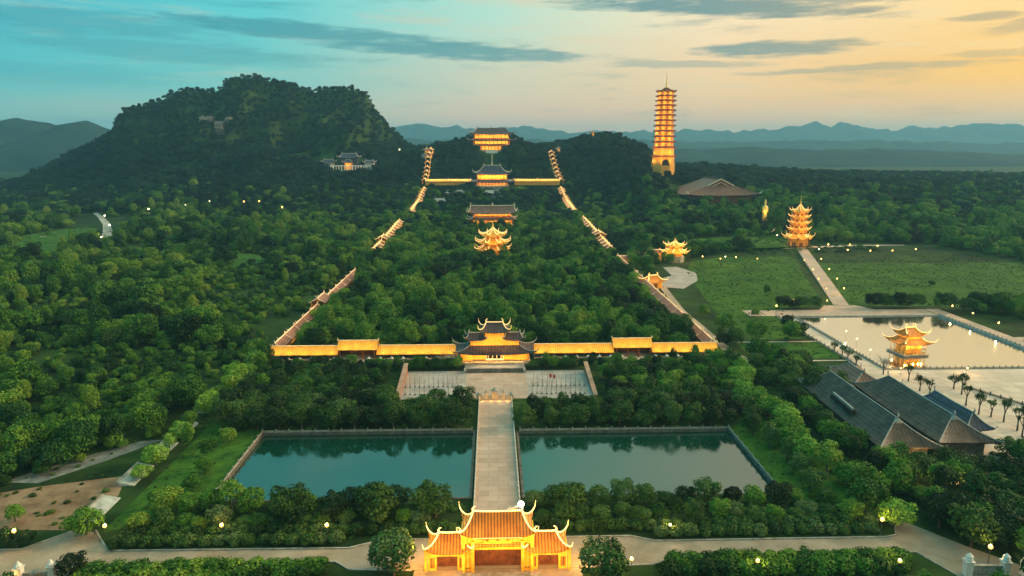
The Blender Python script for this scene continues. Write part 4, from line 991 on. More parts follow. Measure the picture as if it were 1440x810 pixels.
# ---- far temple on the left ridge
def far_temple():
    p = ground_at(492, 236); t = thing('temple_compound', 'distant temple with pale outlined roofs below the mountain on the left', 'temple', (p[0], p[1], p[2]))
    k = p[1]/960*.62
    for (cx, w, d, z0, h, wh) in ((0, 44*k, 16, 22*k, 9*k, 12), (-46*k, 26*k, 14, 12*k, 6*k, 6), (44*k, 24*k, 14, 11*k, 5*k, 6)):
        MB().box(cx-w*.42, cx+w*.42, -6, 6, -4, z0+.5).build('wall', M_whitep if cx else M_tileblue, t)
        r = roof(t, rectc(w, d+4, cx), rectc(w*.72, .4, cx), z0, h, M_tileblue, M_ridgegrey, 2, .5, True, 'roof', 10, fs=1.5)
    MB().box(-8*k, 8*k, -14, -6, -3, 12*k).build('porch', M_gold, t); roof(t, rectc(20*k, 16, 0, -10), rectc(9*k, .4, 0, -10), 12*k, 6*k, M_tileblue, M_ridgegrey, 1.8, .4, True, 'porch_roof', 10, fs=1.2)
    b = MB()
    for i in range(15): b.box(-42*k+i*6*k-.6, -42*k+i*6*k+.6, -22, -21, -4, 3.5)
    b.box(-43*k, 43*k, -22.3, -20.8, 3.5, 4.6); b.build('colonnade', M_whitep, t)
    point_light('porch_lamp', t, (0,-19,6*k), 2500, (1,.6,.2), .8)
    for x in (-30,-14,14,30): point_light('terrace_lamp', t, (x*k,-27,3), 500, (1,.85,.6), .5)
    CLEAR_EXTRA.append((p[0], p[1]-12, 40))
far_temple()
def hill_shrine(px, py, label, s=1.0, Y=1318):
    p = aty(px, py, Y); t = thing('hill_shrine', label, 'shrine', (p[0], p[1], p[2]-2)); t.scale = (s,)*3
    MB().lathe([(7,-4),(7,1.5),(5,1.5)], 8).build('terrace', M_stone, t)
    MB().lathe([(3,1.5),(3,6)], 8).build('wall', M_gold, t); roof(t, ngon(5.2), ngon(.6), 5.6, 3.4, M_tile, M_ridge, 1.0, .25, False, 'roof', 5)
    MB().lathe([(.8,8.6),(1.1,9.6),(.4,11),(.1,14)], 6).build('spire', M_stone, t)
    point_light('lamp', t, (0,-7,4), 1500, WARM, .4)
hill_shrine(833, 190, 'tiny shrine with a spire on top of the wooded hill behind the right galleries', 1.1)
hill_shrine(785, 212, 'small lit tower where the right stepped gallery ends on the ridge', .9, 1215)
hill_shrine(600, 216, 'dark roofed pavilion where the left stepped gallery ends on the ridge', 1.3, 1205)

# ---- causeway balustrades, poles, small gate screen, retaining walls
def balustrade(x0, y0, x1, y1, n, label, z=0, h=1.0, post=1.35, m=M_stone, group=None):
    t = thing('stone_balustrade', label, 'balustrade', (x0, y0, z), math.atan2(y1-y0, x1-x0), group); L = math.hypot(x1-x0, y1-y0)
    b = MB(); b.box(0, L, -.1, .1, h-.2, h); b.box(0, L, -.07, .07, .12, h*.62); b.build('rail', m, t)
    pm = MB(); pm.box(-.2,.2,-.2,.2,0,post); pm.lathe([(.16,post),(.24,post+.15),(.05,post+.45)], 6); me = pm.mesh('post', m)
    for k in range(n+1): link('post', me, t, (L*k/n, 0, 0))
    return t
balustrade(-6.9, 159.5, -6.9, 256, 34, 'stone balustrade along the left edge of the causeway between the ponds', .30, m=M_whitep)
balustrade(5.9, 159.5, 5.9, 256, 34, 'stone balustrade along the right edge of the causeway between the ponds', .30, m=M_whitep)
balustrade(-82.4, 226.4, -9, 226.4, 16, 'stone balustrade along the far edge of the left pond', .14, .8, 1.1)
balustrade(8, 225.4, 82.4, 225.4, 16, 'stone balustrade along the far edge of the right pond', .14, .8, 1.1)
balustrade(-82.4, 180, -82.4, 226, 10, 'stone balustrade along the outer left edge of the left pond', .14, .8, 1.1)
balustrade(82.4, 180, 82.4, 225, 10, 'stone balustrade along the outer right edge of the right pond', .14, .8, 1.1)
balustrade(174.6, 288, 174.6, 384, 32, 'balustrade between the slanting lake path and the lake', .14, .8, 1.1)
balustrade(175, 287.4, 262, 287.4, 30, 'balustrade along the near edge of the lake', .14, .8, 1.1)
balustrade(262.4, 288, 262.4, 384, 32, 'balustrade along the outer right edge of the lake', .14, .8, 1.1)
balustrade(164.9, 384, 164.9, 290, 22, 'balustrade on the lawn side of the slanting lake path', .05, .8, 1.1)
balustrade(196, 262, 222, 205, 16, 'dark balustrade crossing the pale plaza behind the bare trees', .05, 1.0, 1.3, M_darkstone)
for sg, w in ((-1, 'left'), (1, 'right')):
    t = thing('forecourt_wall', f'slanting reddish wall at the {w} end of the paved forecourt', 'wall', (sg*39.6, 257, 0))
    b = MB(); b.add([(-.6,0,0),(.6,0,0),(.6,31,0),(-.6,31,0),(-.6,0,1.0),(.6,0,1.0),(.6,31,4.6),(-.6,31,4.6)], [(0,3,2,1),(4,5,6,7),(0,1,5,4),(1,2,6,5),(2,3,7,6),(3,0,4,7)]); b.build('panel', mat('reddish_plaster', (.22,.11,.07), (.38,.20,.13), .4), t)
    c = MB(); c.add([(-.9,0,1.0),(.9,0,1.0),(.9,31.2,4.61),(-.9,31.2,4.61),(-.9,0,1.3),(.9,0,1.3),(.9,31.2,4.95),(-.9,31.2,4.95)], [(0,3,2,1),(4,5,6,7),(0,1,5,4),(1,2,6,5),(2,3,7,6),(3,0,4,7)]); c.build('coping', mat('reddish_coping', (.34,.19,.13), (.46,.28,.2), .4), t)
# slim poles standing on the forecourt
def pole():
    t = thing('flag_pole', 'slim pale pole in the ranks on the left half of the forecourt', 'pole', (0,0,0), 0, 'slim poles on the left half of the forecourt')
    b = MB(); b.cyl(0,0,0,6.2,.13,.07,6); b.build('shaft', M_stone, t); MB().box(-.35,.35,-.35,.35,0,.35).build('footing', M_darkstone, t); return t
p0 = pole(); k = 0
for sg in (-1, 1):
    for r in range(2):
        for i in range(12):
            o = p0 if k == 0 else dup(p0); k += 1
            o.location = (sg*(15+i*1.95+r*.95)-.5, 262+r*9+random.uniform(-.4,.4), .06); o.scale = (1,1,random.uniform(.8,1.05))
            if sg > 0: o['label'] = 'slim pale pole in the ranks on the right half of the forecourt'; o['group'] = 'slim poles on the right half of the forecourt'
for i, (x, y) in enumerate(((22.5,275),(24,274))):
    t = thing('red_banner', ['red banner on the right half of the forecourt, nearer the axis', 'red banner on the right half of the forecourt, farther from the axis'][i], 'banner', (x, y, .06)); MB().cyl(0,0,0,4,.06,.05,6).build('pole', M_iron, t); MB().box(.07,.9,-.02,.02,2.2,3.9).build('cloth', mat('red_cloth', (.5,.05,.02)), t)
# small stone gate at the causeway head
def screen_gate():
    t = thing('stone_screen', 'low row of lamp-lit stone pillars and panels where the causeway meets the forecourt', 'screen', (-.6, 256.2, .1))
    for i, (x, h, w) in enumerate(((-6.6,2.0,1.9),(-3.6,2.9,1.0),(-.2,3.8,2.2),(3.3,2.9,1.0),(6.4,2.0,1.9))):
        p = MB().box(x-w/2,x+w/2,-.4,.4,0,h).build('pillar', mat('lit_limestone', (.42,.33,.22), (.55,.45,.32), .8), t)
        c = MB(); c.lathe([(w*.72,h),(w*.62,h+.2),(w*.25,h+.7),(.05,h+1.3)], 8, x, 0); c.build('cap', M_stone, p)
    for x0, x1 in ((-5.6,-4.1),(-3.1,-1.3),(.9,2.8),(3.8,5.4)): MB().box(x0,x1,-.15,.15,0,1.5).build('panel', M_stone, t)
    for x in (-5,-1.8,1.6,4.8): point_light('lamp', t, (x,-2.6,.9), 160, AMB, .25)
screen_gate()
for i, (y, L, h) in enumerate(((176,13,2.6),(196,13,3.0),(214,11,2.2),(232,9,1.8),(250,10,1.6))):
    t = thing('retaining_wall', ['nearest', 'second', 'third', 'fourth', 'farthest'][i]+' piece of the broken pale concrete wall left of the left pond', 'wall', (-111, y, 0), R(91))
    b = MB(); b.add([(-L/2,-2.6,0),(L/2,-2.6,0),(L/2,2.2,0),(-L/2,2.2,0),(-L/2,-2.3,.2),(L/2,-2.3,.2),(L/2,2.0,h*.42),(-L/2,2.0,h*.42)], [(0,3,2,1),(4,5,6,7),(0,1,5,4),(1,2,6,5),(2,3,7,6),(3,0,4,7)]); b.build('slab', M_conc, t)
    c = MB(); c.box(-L/2,L/2,2.0,2.5,0,h*.42+.3); c.build('coping', M_stone, t)
# stone gateposts lower right
def gatepost_screen():
    p = ground_at(1385, 812); t = thing('stone_gateway', 'pale carved stone gateposts with a low panel between, bottom right corner', 'gateway', (p[0], p[1], 0), R(-3))
    for x in (-4.3, 4.3):
        b = MB(); b.box(x-.8,x+.8,-.8,.8,0,3.6); b.box(x-1.0,x+1.0,-1.0,1.0,3.6,3.9); b.lathe([(.8,3.9),(.95,4.3),(.7,4.7),(.85,5.0),(.1,5.8)], 8, x, 0); b.build('post', M_whitep, t)
    b = MB(); b.box(-3.45,3.45,-.2,.2,0,2.4); b.box(-3.5,3.5,-.35,.35,2.4,2.75)
    for k in range(6): b.box(-3.0+k*1.05,-2.3+k*1.05,-.28,-.2,.4,2.0)
    b.build('panel', M_stone, t)
gatepost_screen()
def left_gateway():
    p = ground_at(52, 815); t = thing('stone_gateway', 'stone gateposts with a rounded panel lit amber in the bottom left corner', 'gateway', (p[0], p[1], 0), R(4))
    for x in (-3.6, 3.6):
        b = MB(); b.box(x-.7,x+.7,-.7,.7,0,3.2); b.box(x-.9,x+.9,-.9,.9,3.2,3.5); b.lathe([(.7,3.5),(.85,3.9),(.5,4.3),(.1,5.0)], 8, x, 0); b.build('post', M_whitep, t)
    b = MB(); b.box(-2.88,2.88,-.2,.2,0,1.9); b.lathe([(1.2,1.9),(1.0,2.3),(.1,2.7)], 10); b.build('panel', M_stone, t)
    point_light('post_lamp', t, (-5.2,-1.5,2.0), 500, AMB, .3)
left_gateway()
p = ground_at(1440, 812); t = thing('stone_gateway', 'single pale stone post cut by the right edge at the bottom', 'gatepost', (p[0], p[1], 0)); MB().box(-.8,.8,-.8,.8,0,3.6).build('post', M_whitep, t); MB().lathe([(.9,3.6),(.9,4.2),(.1,5.4)], 8).build('cap', M_whitep, t)
# ---- pruned bare trees on the pale plaza
def bare_tree(seed, h, leafy, label, loc, group=None, s=1.0):
    g = random.Random(seed); t = thing('pruned_tree', label, 'tree', loc, g.random()*6, group); t.scale = (s,)*3
    b = MB(); top = []
    b.tube([(0,0,-.3),(.1,0,h*.3),(g.uniform(-.3,.3),.1,h*.5)], [.34,.24,.2], 7)
    for k in range(4):
        a = k*1.57+g.uniform(-.5,.5); r = g.uniform(.6,1.5); z = h*g.uniform(.75,1.0)
        b.tube([(0,0,h*.4),(r*.7*math.cos(a),r*.7*math.sin(a),h*.62),(r*math.cos(a),r*math.sin(a),z)], [.18,.14,.07], 6); top.append((r*math.cos(a), r*math.sin(a), z))
        b.tube([(r*.7*math.cos(a),r*.7*math.sin(a),h*.62),(r*1.3*math.cos(a+.5),r*1.3*math.sin(a+.5),h*.8)], [.1,.05], 5); top.append((r*1.3*math.cos(a+.5), r*1.3*math.sin(a+.5), h*.8))
    b.build('trunk', M_barkpale, t)
    if leafy:
        gg = np.random.default_rng(seed); vv, ff, va = [], [], []
        for (x, y, z) in top:
            n = int(90*leafy); c = gg.normal(size=(n,3))*.45*leafy+np.array([x,y,z]); d = gg.normal(size=(n,3)); d /= np.linalg.norm(d,axis=1)[:,None]; e = np.cross(d, gg.normal(size=(n,3))); e /= np.linalg.norm(e,axis=1)[:,None]
            q = .17; v = np.stack([c-d*q, c-e*q, c+d*q, c+e*q],1).reshape(-1,3); ff.append(np.arange(n*4).reshape(n,4)+sum(len(a) for a in vv)); vv.append(v); va.append(gg.uniform(0,1,n))
        link('crown', mesh_from('crown', np.concatenate(vv), np.concatenate(ff), np.concatenate(va), M_leafdark), t)
    return t
def stage_bare():
    i = 0
    for (px, py, h) in ((1277,534,7.5),(1293,548,6.5),(1306,556,7.5),(1352,552,8.5),(1358,568,9),(1376,580,8.5),(1393,584,7),(1411,592,9),(1430,604,9.5),(1341,545,6),(1437,612,9)):
        p = ground_at(px, py+3); bare_tree(i, h, [.8,1.1,.6,1.0][i % 4], 'pruned dark tree with stubby branches standing on the pale plaza by the grey halls', (p[0], p[1], 0), 'pruned trees on the pale plaza'); i += 1
    for (px, py) in ((1173,495),(1184,500),(1192,506),(1204,514)):
        p = ground_at(px, py); bare_tree(20+i, 4.5, .7, 'small pruned tree beside the slanting lake path', (p[0], p[1], 0), 'small pruned trees beside the lake path'); i += 1
    p = ground_at(1242, 527); t = bare_tree(44, 6.5, 0, 'pale leafless tree with a flat spreading crown at the near left corner of the lake', (p[0], p[1], 0))
    b = MB(); g = random.Random(3)
    for k in range(60):
        a = g.uniform(0,6.28); r = g.uniform(.5,4.2); b.tube([(r*.4*math.cos(a),r*.4*math.sin(a),5),(r*math.cos(a),r*math.sin(a),6.2+g.random()*1.1),(r*1.25*math.cos(a+.2),r*1.25*math.sin(a+.2),6.8+g.random())], [.06,.05,.03], 4)
    b.build('twigs', M_ridgegrey, t)
stage_bare()
# ---- lamps
def lamp_proto(m, h=4.2, r=.5, e=1300, color=(1,.55,.16)):
    t = thing('street_lamp', 'x', 'lamp', (0,0,0)); b = MB(); b.cyl(0,0,0,h,.09,.06,6); b.cyl(0,0,0,.3,.22,.18,8); b.tube([(0,0,h-.15),(.35,0,h+.05)], .05, 5); b.build('pole', M_iron, t)
    g = MB(); g.ball((.0,0,h+r*.8), r, 8, 6); g.build('globe', m, t, smooth=True); point_light('lamp_light', t, (0,-.1,h+r*2.2), e, color, .25); return t
LP = []
def lamps(pts, label, group, proto, s=1.0, hgt=4.0):
    for px, py in pts:
        p = ground_at(px, py); h = hgt*s
        # the listed pixel is the lamp head: step back along the ray to head height
        d = ray(px, py); q = CAM + d*((p[2]+h-100)/d[2]) if p[2] < 60 else p
        o = dup(proto, (q[0], q[1], Hs(q[0], q[1])), random.random()*6, label, group); o.scale = (s, s, s); LP.append((q[0], q[1]))
pa = lamp_proto(M_glow); pw = lamp_proto(M_white)
lamps([(148,745)], 'amber lamp by the yellowish tree at the bottom left road junction', None, pa, 1.0)
lamps([(312,744),(460,744)], 'amber lamp standing in the front hedge left of the gate', 'amber lamps in the left front hedge', pa, 1.0)
lamps([(20,750)], 'amber lamp near the left edge beside the bare soil', None, pa, 1.0)
lamps([(1240,735)], 'amber lamp under the bright green corner tree', None, pa, 1.0)
lamps([(942,742)], 'faint pale lamp in the front hedge right of the gate', None, pw, .6)
lamps([(1345,683)], 'amber lamp among the dark trees of the lower right', None, pa, 1.1)
lamps([(1392,775)], 'amber lamp behind the stone gateposts', None, pa, 1.1)
lamps([(1265,793),(1065,793),(888,790)], 'amber lamp beside the near edge of the road right of the gate', 'amber lamps on the near side of the road', pa, .9)
lamps([(1300,645),(1283,671)], 'small white lamp below the grey roofed halls', 'white lamps below the grey halls', pw, .8)
lamps([(1131,367),(1143,380),(1151,393),(1162,407),(1163,424)], 'amber lamp on the left edge of the stepped pagoda walkway', 'lamps on the left edge of the walkway', pa, .9)
lamps([(1155,365),(1166,380),(1177,393),(1187,407)], 'amber lamp on the right edge of the stepped pagoda walkway', 'lamps on the right edge of the walkway', pa, .9)
lamps([(1116,423),(1092,432)], 'amber lamp at the lower left corner of the meadow by the lake walkway', 'lamps at the meadow corner', pa, 1.0)
lamps([(1232,424),(1277,424)], 'amber lamp on the grass behind the far lake edge', 'lamps behind the far lake edge', pa, 1.0)
lamps([(1339,432),(1368,442),(1404,456)], 'amber lamp along the outer right lake walkway', 'lamps along the outer right lake walkway', pa, 1.0)
lamps([(1165,343),(1192,351),(1195,343),(1224,352),(1234,345),(1255,352),(1288,350)], 'amber lamp in the row to the right of the orange pagoda', 'lamps right of the orange pagoda', pa, 1.3)
lamps([(1046,300),(1043,308),(1055,312),(1062,298),(1086,306)], 'lamp beside the gilded standing statue', 'lamps around the statue', pa, 1.4)
lamps([(1035,363),(988,362),(1013,365),(1065,365)], 'yellowish lamp at the upper edge of the meadow', 'lamps at the upper edge of the meadow', pa, 1.1)
lamps([(37,352)], 'bright yellow lamp alone in the woods near the left edge', None, pa, 1.9)
lamps([(105,345),(142,333),(154,318),(147,302)], 'pale lamp beside the curving track in the left woods', 'lamps beside the curving track', pw, 1.9)
lamps([(208,287),(260,280),(293,269)], 'pale lamp in the woods below the mountain', 'lamps in the woods below the mountain', pw, 2.0)
lamps([(341,260),(362,252),(393,237)], 'amber lamp on the lower mountain slope', 'lamps on the lower mountain slope', pa, 2.2)
lamps([(562,219)], 'yellowish lamp on the slope beside the far left temple', None, pw, 2.4)
lamps([(1215,470),(1228,470)], 'low amber lamp between the lake path and the lawn', 'low lamps by the lake path', pa, .6) if False else None
lamps([(1205,478),(1224,494),(1190,467)], 'low amber lamp on the slanting lake path', 'low lamps on the slanting lake path', pa, .6)
lamps([(1267,519),(1360,519)], 'low amber lamp at the near edge of the lake', 'low lamps at the near edge of the lake', pa, .6)
lamps([(1152,350),(1020,362),(1093,330)], 'small white lamp near the foot of the orange pagoda', 'white lamps near the orange pagoda', pw, 1.0)
for o in (pa, pw):
    for c in list(o.children): bpy.data.objects.remove(c)
    bpy.data.objects.remove(o)
for (px, py) in ((1087,322),(1091,323),(1095,323)):
    pass
t = thing('white_shrine', 'cluster of small white pointed shrines between the statue and the orange pagoda', 'shrine', tuple(ground_at(1090, 328)))
for x, h in ((-3,8),(0,11),(3.4,7)): MB().lathe([(1.6,0),(1.5,h*.45),(.9,h*.6),(.1,h)], 8, x, 0).build('spire', M_whitep, t)
point_light('lamp', t, (0,-6,3), 1800, WARM, .4)
# small roofs and rocks seen among the upper woods
for i, (px, py, w, lab) in enumerate(((640,279,14,'small grey roof among the trees left of the axis, below the cross gallery'), (618,291,9,'pale sloping roof beside the left stepped gallery'), (692,279,12,'small grey roof on the axis between the two upper halls'))):
    p = ground_at(px, py); t = thing('small_house', lab, 'house', (p[0], p[1], p[2]+5)); MB().box(-w*.8,w*.8,-5,5,-7,3).build('wall', M_conc, t); roof(t, rectc(w*2, 14), rectc(w*1.5, .3), 3, 4, M_ridgegrey, M_ridgegrey, .8, .2, True, 'roof', 6)
def cliff(px, py, w, h, label, seed):
    p = ground_at(px, py); k = p[1]/960; g = np.random.default_rng(seed)
    t = MB(); n = 16; W, Hh = w*k, h*k; vs = []; fs = []
    for j in range(n+1):
        for i in range(n+1):
            u, v = i/n-.5, j/n-.5; q = max(0, 1-(2*u)**4-(2*v)**2*.9)
            vs.append((u*W*(1+.2*g.normal()*.3), -q*9+g.normal()*1.8+ v*10 + 3, v*Hh+g.normal()*.8))
    for j in range(n):
        for i in range(n): a = j*(n+1)+i; fs.append((a, a+1, a+n+2, a+n+1))
    o = t.add(vs, fs).build('rock_face', M_rock, None, (p[0], p[1]-5, p[2]+2)); tag(o, label, 'rock face')
cliff(309, 186, 15, 26, 'pale limestone face showing through the trees in the middle of the mountain', 1)
cliff(290, 170, 20, 9, 'small pale rock streak left of the main limestone face', 2)
cliff(322, 172, 10, 12, 'narrow rock streak right of the main limestone face', 3)
0 and cliff(508, 150, 8, 30, 'bluish cliff at the right shoulder of the mountain top', 4)
0 and cliff(350, 113, 60, 14, 'bluish cliff band just under the mountain summit', 5)
M_weed = leaf_mat('weeds', (.018,.050,.008), (.035,.092,.011), (.070,.150,.018), .03, (.11,.16,.03))
PROTO_T = [crown_arrays(10+k, 10+k, 5.0, 4.3+.3*(k % 3), 3.5+.35*(k % 3), 3000, .66, bottom=-.8) for k in range(5)]
PROTO_TALL = [crown_arrays(30+k, 9, 3.6, 5.6, 4.9, 2400, .6, bottom=-.8) for k in range(2)]
PROTO_S = [crown_arrays(50+k, 5, 2.3, 1.35, 1.45, 1100, .42, bottom=-.9) for k in range(3)]
def wood_mesh(name, h, r, seed, m, spread=2.2):
    g = random.Random(seed); b = MB(); b.tube([(0,0,-.6),(0.05,0,h*.4),(.1,.1,h)], [r*1.3, r, r*.6], 7)
    for k in range(5):
        a = k*1.26+g.uniform(-.3,.3); z = h*g.uniform(.55,.95)
        b.tube([(0,0,z),(math.cos(a)*spread*.5,math.sin(a)*spread*.5,z+1.0),(math.cos(a)*spread,math.sin(a)*spread,z+1.6+g.random())], [r*.5,r*.35,r*.15], 5)
    return b.mesh(name, m)
def crown_set(m): return [mesh_from('crown', *p, m) for p in PROTO_T] + [mesh_from('crown', *p, m) for p in PROTO_TALL]
CROWN = {'mid': crown_set(M_leaf), 'dark': crown_set(M_leafdark), 'bright': crown_set(M_leafbright), 'hedge': crown_set(M_leafhedge)}
SHRUB = {'mid': [mesh_from('foliage', *p, M_leaf) for p in PROTO_S], 'hedge': [mesh_from('foliage', *p, M_leafhedge) for p in PROTO_S], 'bright': [mesh_from('foliage', *p, M_leafbright) for p in PROTO_S], 'dark': [mesh_from('foliage', *p, M_leafdark) for p in PROTO_S]}
TRUNK = [wood_mesh('trunk', 4.0, .28, k, M_bark) for k in range(3)]
STEM = wood_mesh('stem', 1.0, .10, 9, M_bark, .8)
N_TREE = [0]
SPECS = []; EXTRA = []
def tree(*a, **k): SPECS.append((a, k))
def apparent(a):
    p = np.array([a[0], a[1], Hs(a[0], a[1])+3]) - CAM; d = p@fw
    if d <= 0: return 0
    u, v = p@rt/d, p@up/d
    return a[2]/d if abs(u) < .77 and abs(v) < .45 else 0
def build_trees(limit=288):
    SPECS.sort(key=lambda s: -apparent(s[0]))
    for a, k in SPECS[:limit]: make_tree(*a, **k)
    for a, k in SPECS[limit:]: EXTRA.append((a[0], a[1], a[2], a[3]))
def make_tree(x, y, s, kind, label, group=None, idx=None, cat='tree', name='broadleaf_tree', sz=None, z=None):
    r = random.random()*6.28; i = random.randrange(7) if idx is None else idx
    t = thing(name, label, cat, (x, y, Hs(x, y) if z is None else z), r, group)
    t.scale = (s, s, s*(sz or random.uniform(.9, 1.12)))
    link('trunk', TRUNK[i % 3], t); link('crown', CROWN[kind][i], t); N_TREE[0] += 1; return t
def shrub(x, y, s, kind, label, group=None, sz=1.0):
    t = thing('clipped_shrub', label, 'shrub', (x, y, Hs(x, y)), random.random()*6.28, group); t.scale = (s, s, s*sz)
    link('stem', STEM, t); link('foliage', SHRUB[kind][random.randrange(3)], t); return t
PLACED = []       # (x, y, r) of every single tree, so the forest keeps clear of it
def belt(x0, x1, y0, y1, step, s0, s1, kinds, label, group, idxs=None, jit=.33, avoid=None, sz=None):
    n = 0; y = y0
    row = 0
    while y <= y1+.01:
        x = x0 + (step*.5 if row % 2 else 0)
        while x <= x1+.01:
            xx, yy = x+random.uniform(-jit,jit)*step, y+random.uniform(-jit,jit)*step
            if not (avoid and avoid(xx, yy)):
                s = random.uniform(s0, s1); k = random.choice(kinds)
                tree(xx, yy, s, k, label, group, random.choice(idxs) if idxs else None, sz=sz); PLACED.append((xx, yy, s*4)); n += 1
            x += step
        y += step*.87; row += 1
    return n

# --- single trees that stand out
def hero(px, py, s, kind, label, idx=None, sz=None, Y=None):
    p = ground_at(px, py); tree(p[0], p[1], s, kind, label, None, idx, sz=sz); PLACED.append((p[0], p[1], s*4.2))
hero(553, 812, 1.38, 'hedge', 'large round leafy tree beside the front gate on its left, overlapping the lit side roof', 1, 1.0)
hero(846, 818, 1.25, 'hedge', 'large round leafy tree beside the front gate on its right, in front of the road', 2, 1.0)
hero(100, 812, .75, 'dark', 'dark bushy tree at the lower left road junction beside the kerb', 0)
hero(8, 772, .62, 'mid', 'green bush-like tree cut by the left edge near the amber lamp', 2)
hero(38, 768, .5, 'mid', 'small green tree right of the amber lamp near the left edge', 0)
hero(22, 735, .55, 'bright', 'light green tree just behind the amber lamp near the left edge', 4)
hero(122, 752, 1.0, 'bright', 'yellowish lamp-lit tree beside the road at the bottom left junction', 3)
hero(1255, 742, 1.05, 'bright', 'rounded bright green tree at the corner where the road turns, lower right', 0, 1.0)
hero(1228, 700, .95, 'mid', 'mid green tree just behind the bright corner tree, lower right', 1)
hero(1365, 770, 1.15, 'dark', 'broad dark tree above the stone gateposts in the lower right', 2)
hero(1098, 525, 1.05, 'dark', 'tall dark tree standing alone beside the small lawn next to the lake path', 5, 1.1)
hero(1016, 487, .85, 'dark', 'dark round tree at the outer end of the right front gallery', 1)
hero(1106, 462, .75, 'dark', 'dark tree at the corner of the lake walkway beside the meadow', 0)
hero(463, 480, .95, 'bright', 'bright green rounded tree inside the left gallery corner, taller of the pair', 3, 1.2)
hero(430, 486, .75, 'bright', 'smaller bright green tree close to the left gallery roof corner', 4)
hero(540, 690+5, .0001, 'dark', 'x') if False else None
for (px, py, s, lab) in ((415,735,1.25,'wide dark tree before the left pond, nearest its outer end'), (530,735,1.35,'tallest dark tree before the left pond, at the middle of its near edge'), (612,728,1.15,'dark rounded tree before the left pond beside the causeway'),
                         (800,722,1.15,'dark rounded tree before the right pond beside the causeway'), (470,735,1.0,'dark tree between the two widest ones before the left pond')):
    hero(px, py, s, 'dark', lab, random.choice([0,1,2]), .95)
hero(1310, 395+8, .5, 'dark', 'small dark tree standing alone in the meadow right of the pagoda walkway', 5)
hero(1078, 415, .7, 'mid', 'round bush-like tree in the meadow between gallery and walkway', 2)
hero(1062, 445, .6, 'mid', 'lone green tree at the lower edge of the meadow beside the lake walkway', 4)

# --- belts and rows
def near(x, y, k=.8): return any((x-a)**2+(y-b)**2 < (r*k)**2 for a, b, r in PLACED)
belt(-94, -12, 165.5, 170, 5.2, .50, .68, ['hedge','hedge','mid'], 'small round tree in the belt between the front hedge and the left pond', 'round trees before the left pond', [0,1,2,3,4], .25, near)
belt(-92, -12, 174, 176, 6.4, .72, .95, ['dark','mid'], 'dark tree along the near edge of the left pond', 'dark trees on the near edge of the left pond', [0,1,2,3,4], .25, near)
belt(12, 96, 165.5, 170, 5.2, .50, .68, ['hedge','hedge','mid'], 'small round tree in the belt between the front hedge and the right pond', 'round trees before the right pond', [0,1,2,3,4], .25, near)
belt(10, 90, 174, 176, 6.2, .58, .85, ['dark','mid','hedge'], 'dark tree along the near edge of the right pond', 'trees on the near edge of the right pond', [0,1,2,3,4], .25, near)
belt(-98, -12, 230, 254, 6.6, .85, 1.12, ['dark','dark','hedge'], 'dense dark tree in the grove behind the left pond', 'grove behind the left pond', None, .3, lambda x, y: abs(x) < 43 and y > 246)
belt(12, 94, 230, 254, 6.6, .75, 1.0, ['dark','dark','hedge'], 'dense dark tree in the grove behind the right pond', 'grove behind the right pond', None, .3, lambda x, y: abs(x) < 43 and y > 244)
belt(-98, -45, 259, 286, 8.0, .72, 1.0, ['dark','mid'], 'tree in the grove left of the paved forecourt', 'grove left of the forecourt', None, .3)
belt(46, 104, 259, 286, 8.0, .72, 1.0, ['dark','mid'], 'tree in the grove right of the paved forecourt', 'grove right of the forecourt', None, .3)
belt(-38, -17, 293.5, 298, 4.2, .50, .58, ['hedge','dark'], 'clipped tree in the row beside the inner gate steps, left side', 'clipped trees left of the inner gate steps', [0,1,2,3], .15)
belt(17, 38, 293.5, 298, 4.2, .50, .58, ['hedge','dark'], 'clipped tree in the row beside the inner gate steps, right side', 'clipped trees right of the inner gate steps', [0,1,2,3], .15)
belt(-104, -42, 293, 300, 6.0, .50, .64, ['mid','hedge'], 'tree in front of the left front gallery', 'trees before the left gallery', [0,1,2,3], .25)
belt(42, 108, 293, 300, 6.0, .50, .64, ['mid','hedge'], 'tree in front of the right front gallery', 'trees before the right gallery', [0,1,2,3], .25)
for k in range(15):
    y = 166+k*9.3; x = -109+random.uniform(-1.2,1.2)
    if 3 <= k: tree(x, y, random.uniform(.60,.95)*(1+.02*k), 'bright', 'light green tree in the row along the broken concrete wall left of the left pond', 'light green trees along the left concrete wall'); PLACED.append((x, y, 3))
for k in range(17):
    y = 168+k*7.6; x = 100+4*math.sin(k)+random.uniform(-1,1)
    tree(x, y, random.uniform(.95,1.3), 'bright' if k % 3 else 'mid', 'light green tree in the row right of the right pond', 'light green trees right of the right pond'); PLACED.append((x, y, 4))
for k in range(14):
    y = 172+k*9.5; x = 91+random.uniform(-2,2)
    tree(x, y, random.uniform(.65,.95), 'hedge', 'small tree on the lawn between the right pond and the light green row', 'small lawn trees right of the right pond'); PLACED.append((x, y, 3))
for k in range(8):
    y = 175+k*11; x = -92+random.uniform(-4,3)
    tree(x, y, random.uniform(.55,.75), 'mid', 'small green tree on the lawn left of the left pond', 'small lawn trees left of the left pond'); PLACED.append((x, y, 3))
for k in range(7):
    y = 335+k*15; x = -97+random.uniform(-1.5,4)
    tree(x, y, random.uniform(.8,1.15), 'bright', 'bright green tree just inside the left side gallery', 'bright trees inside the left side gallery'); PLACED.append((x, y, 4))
for k in range(7):
    y = 372+k*17; x = 97+random.uniform(-2,2)
    tree(x, y, random.uniform(.7,1.0), 'bright' if k > 2 else 'mid', 'green tree just inside the right side gallery', 'bright trees inside the right side gallery'); PLACED.append((x, y, 4))
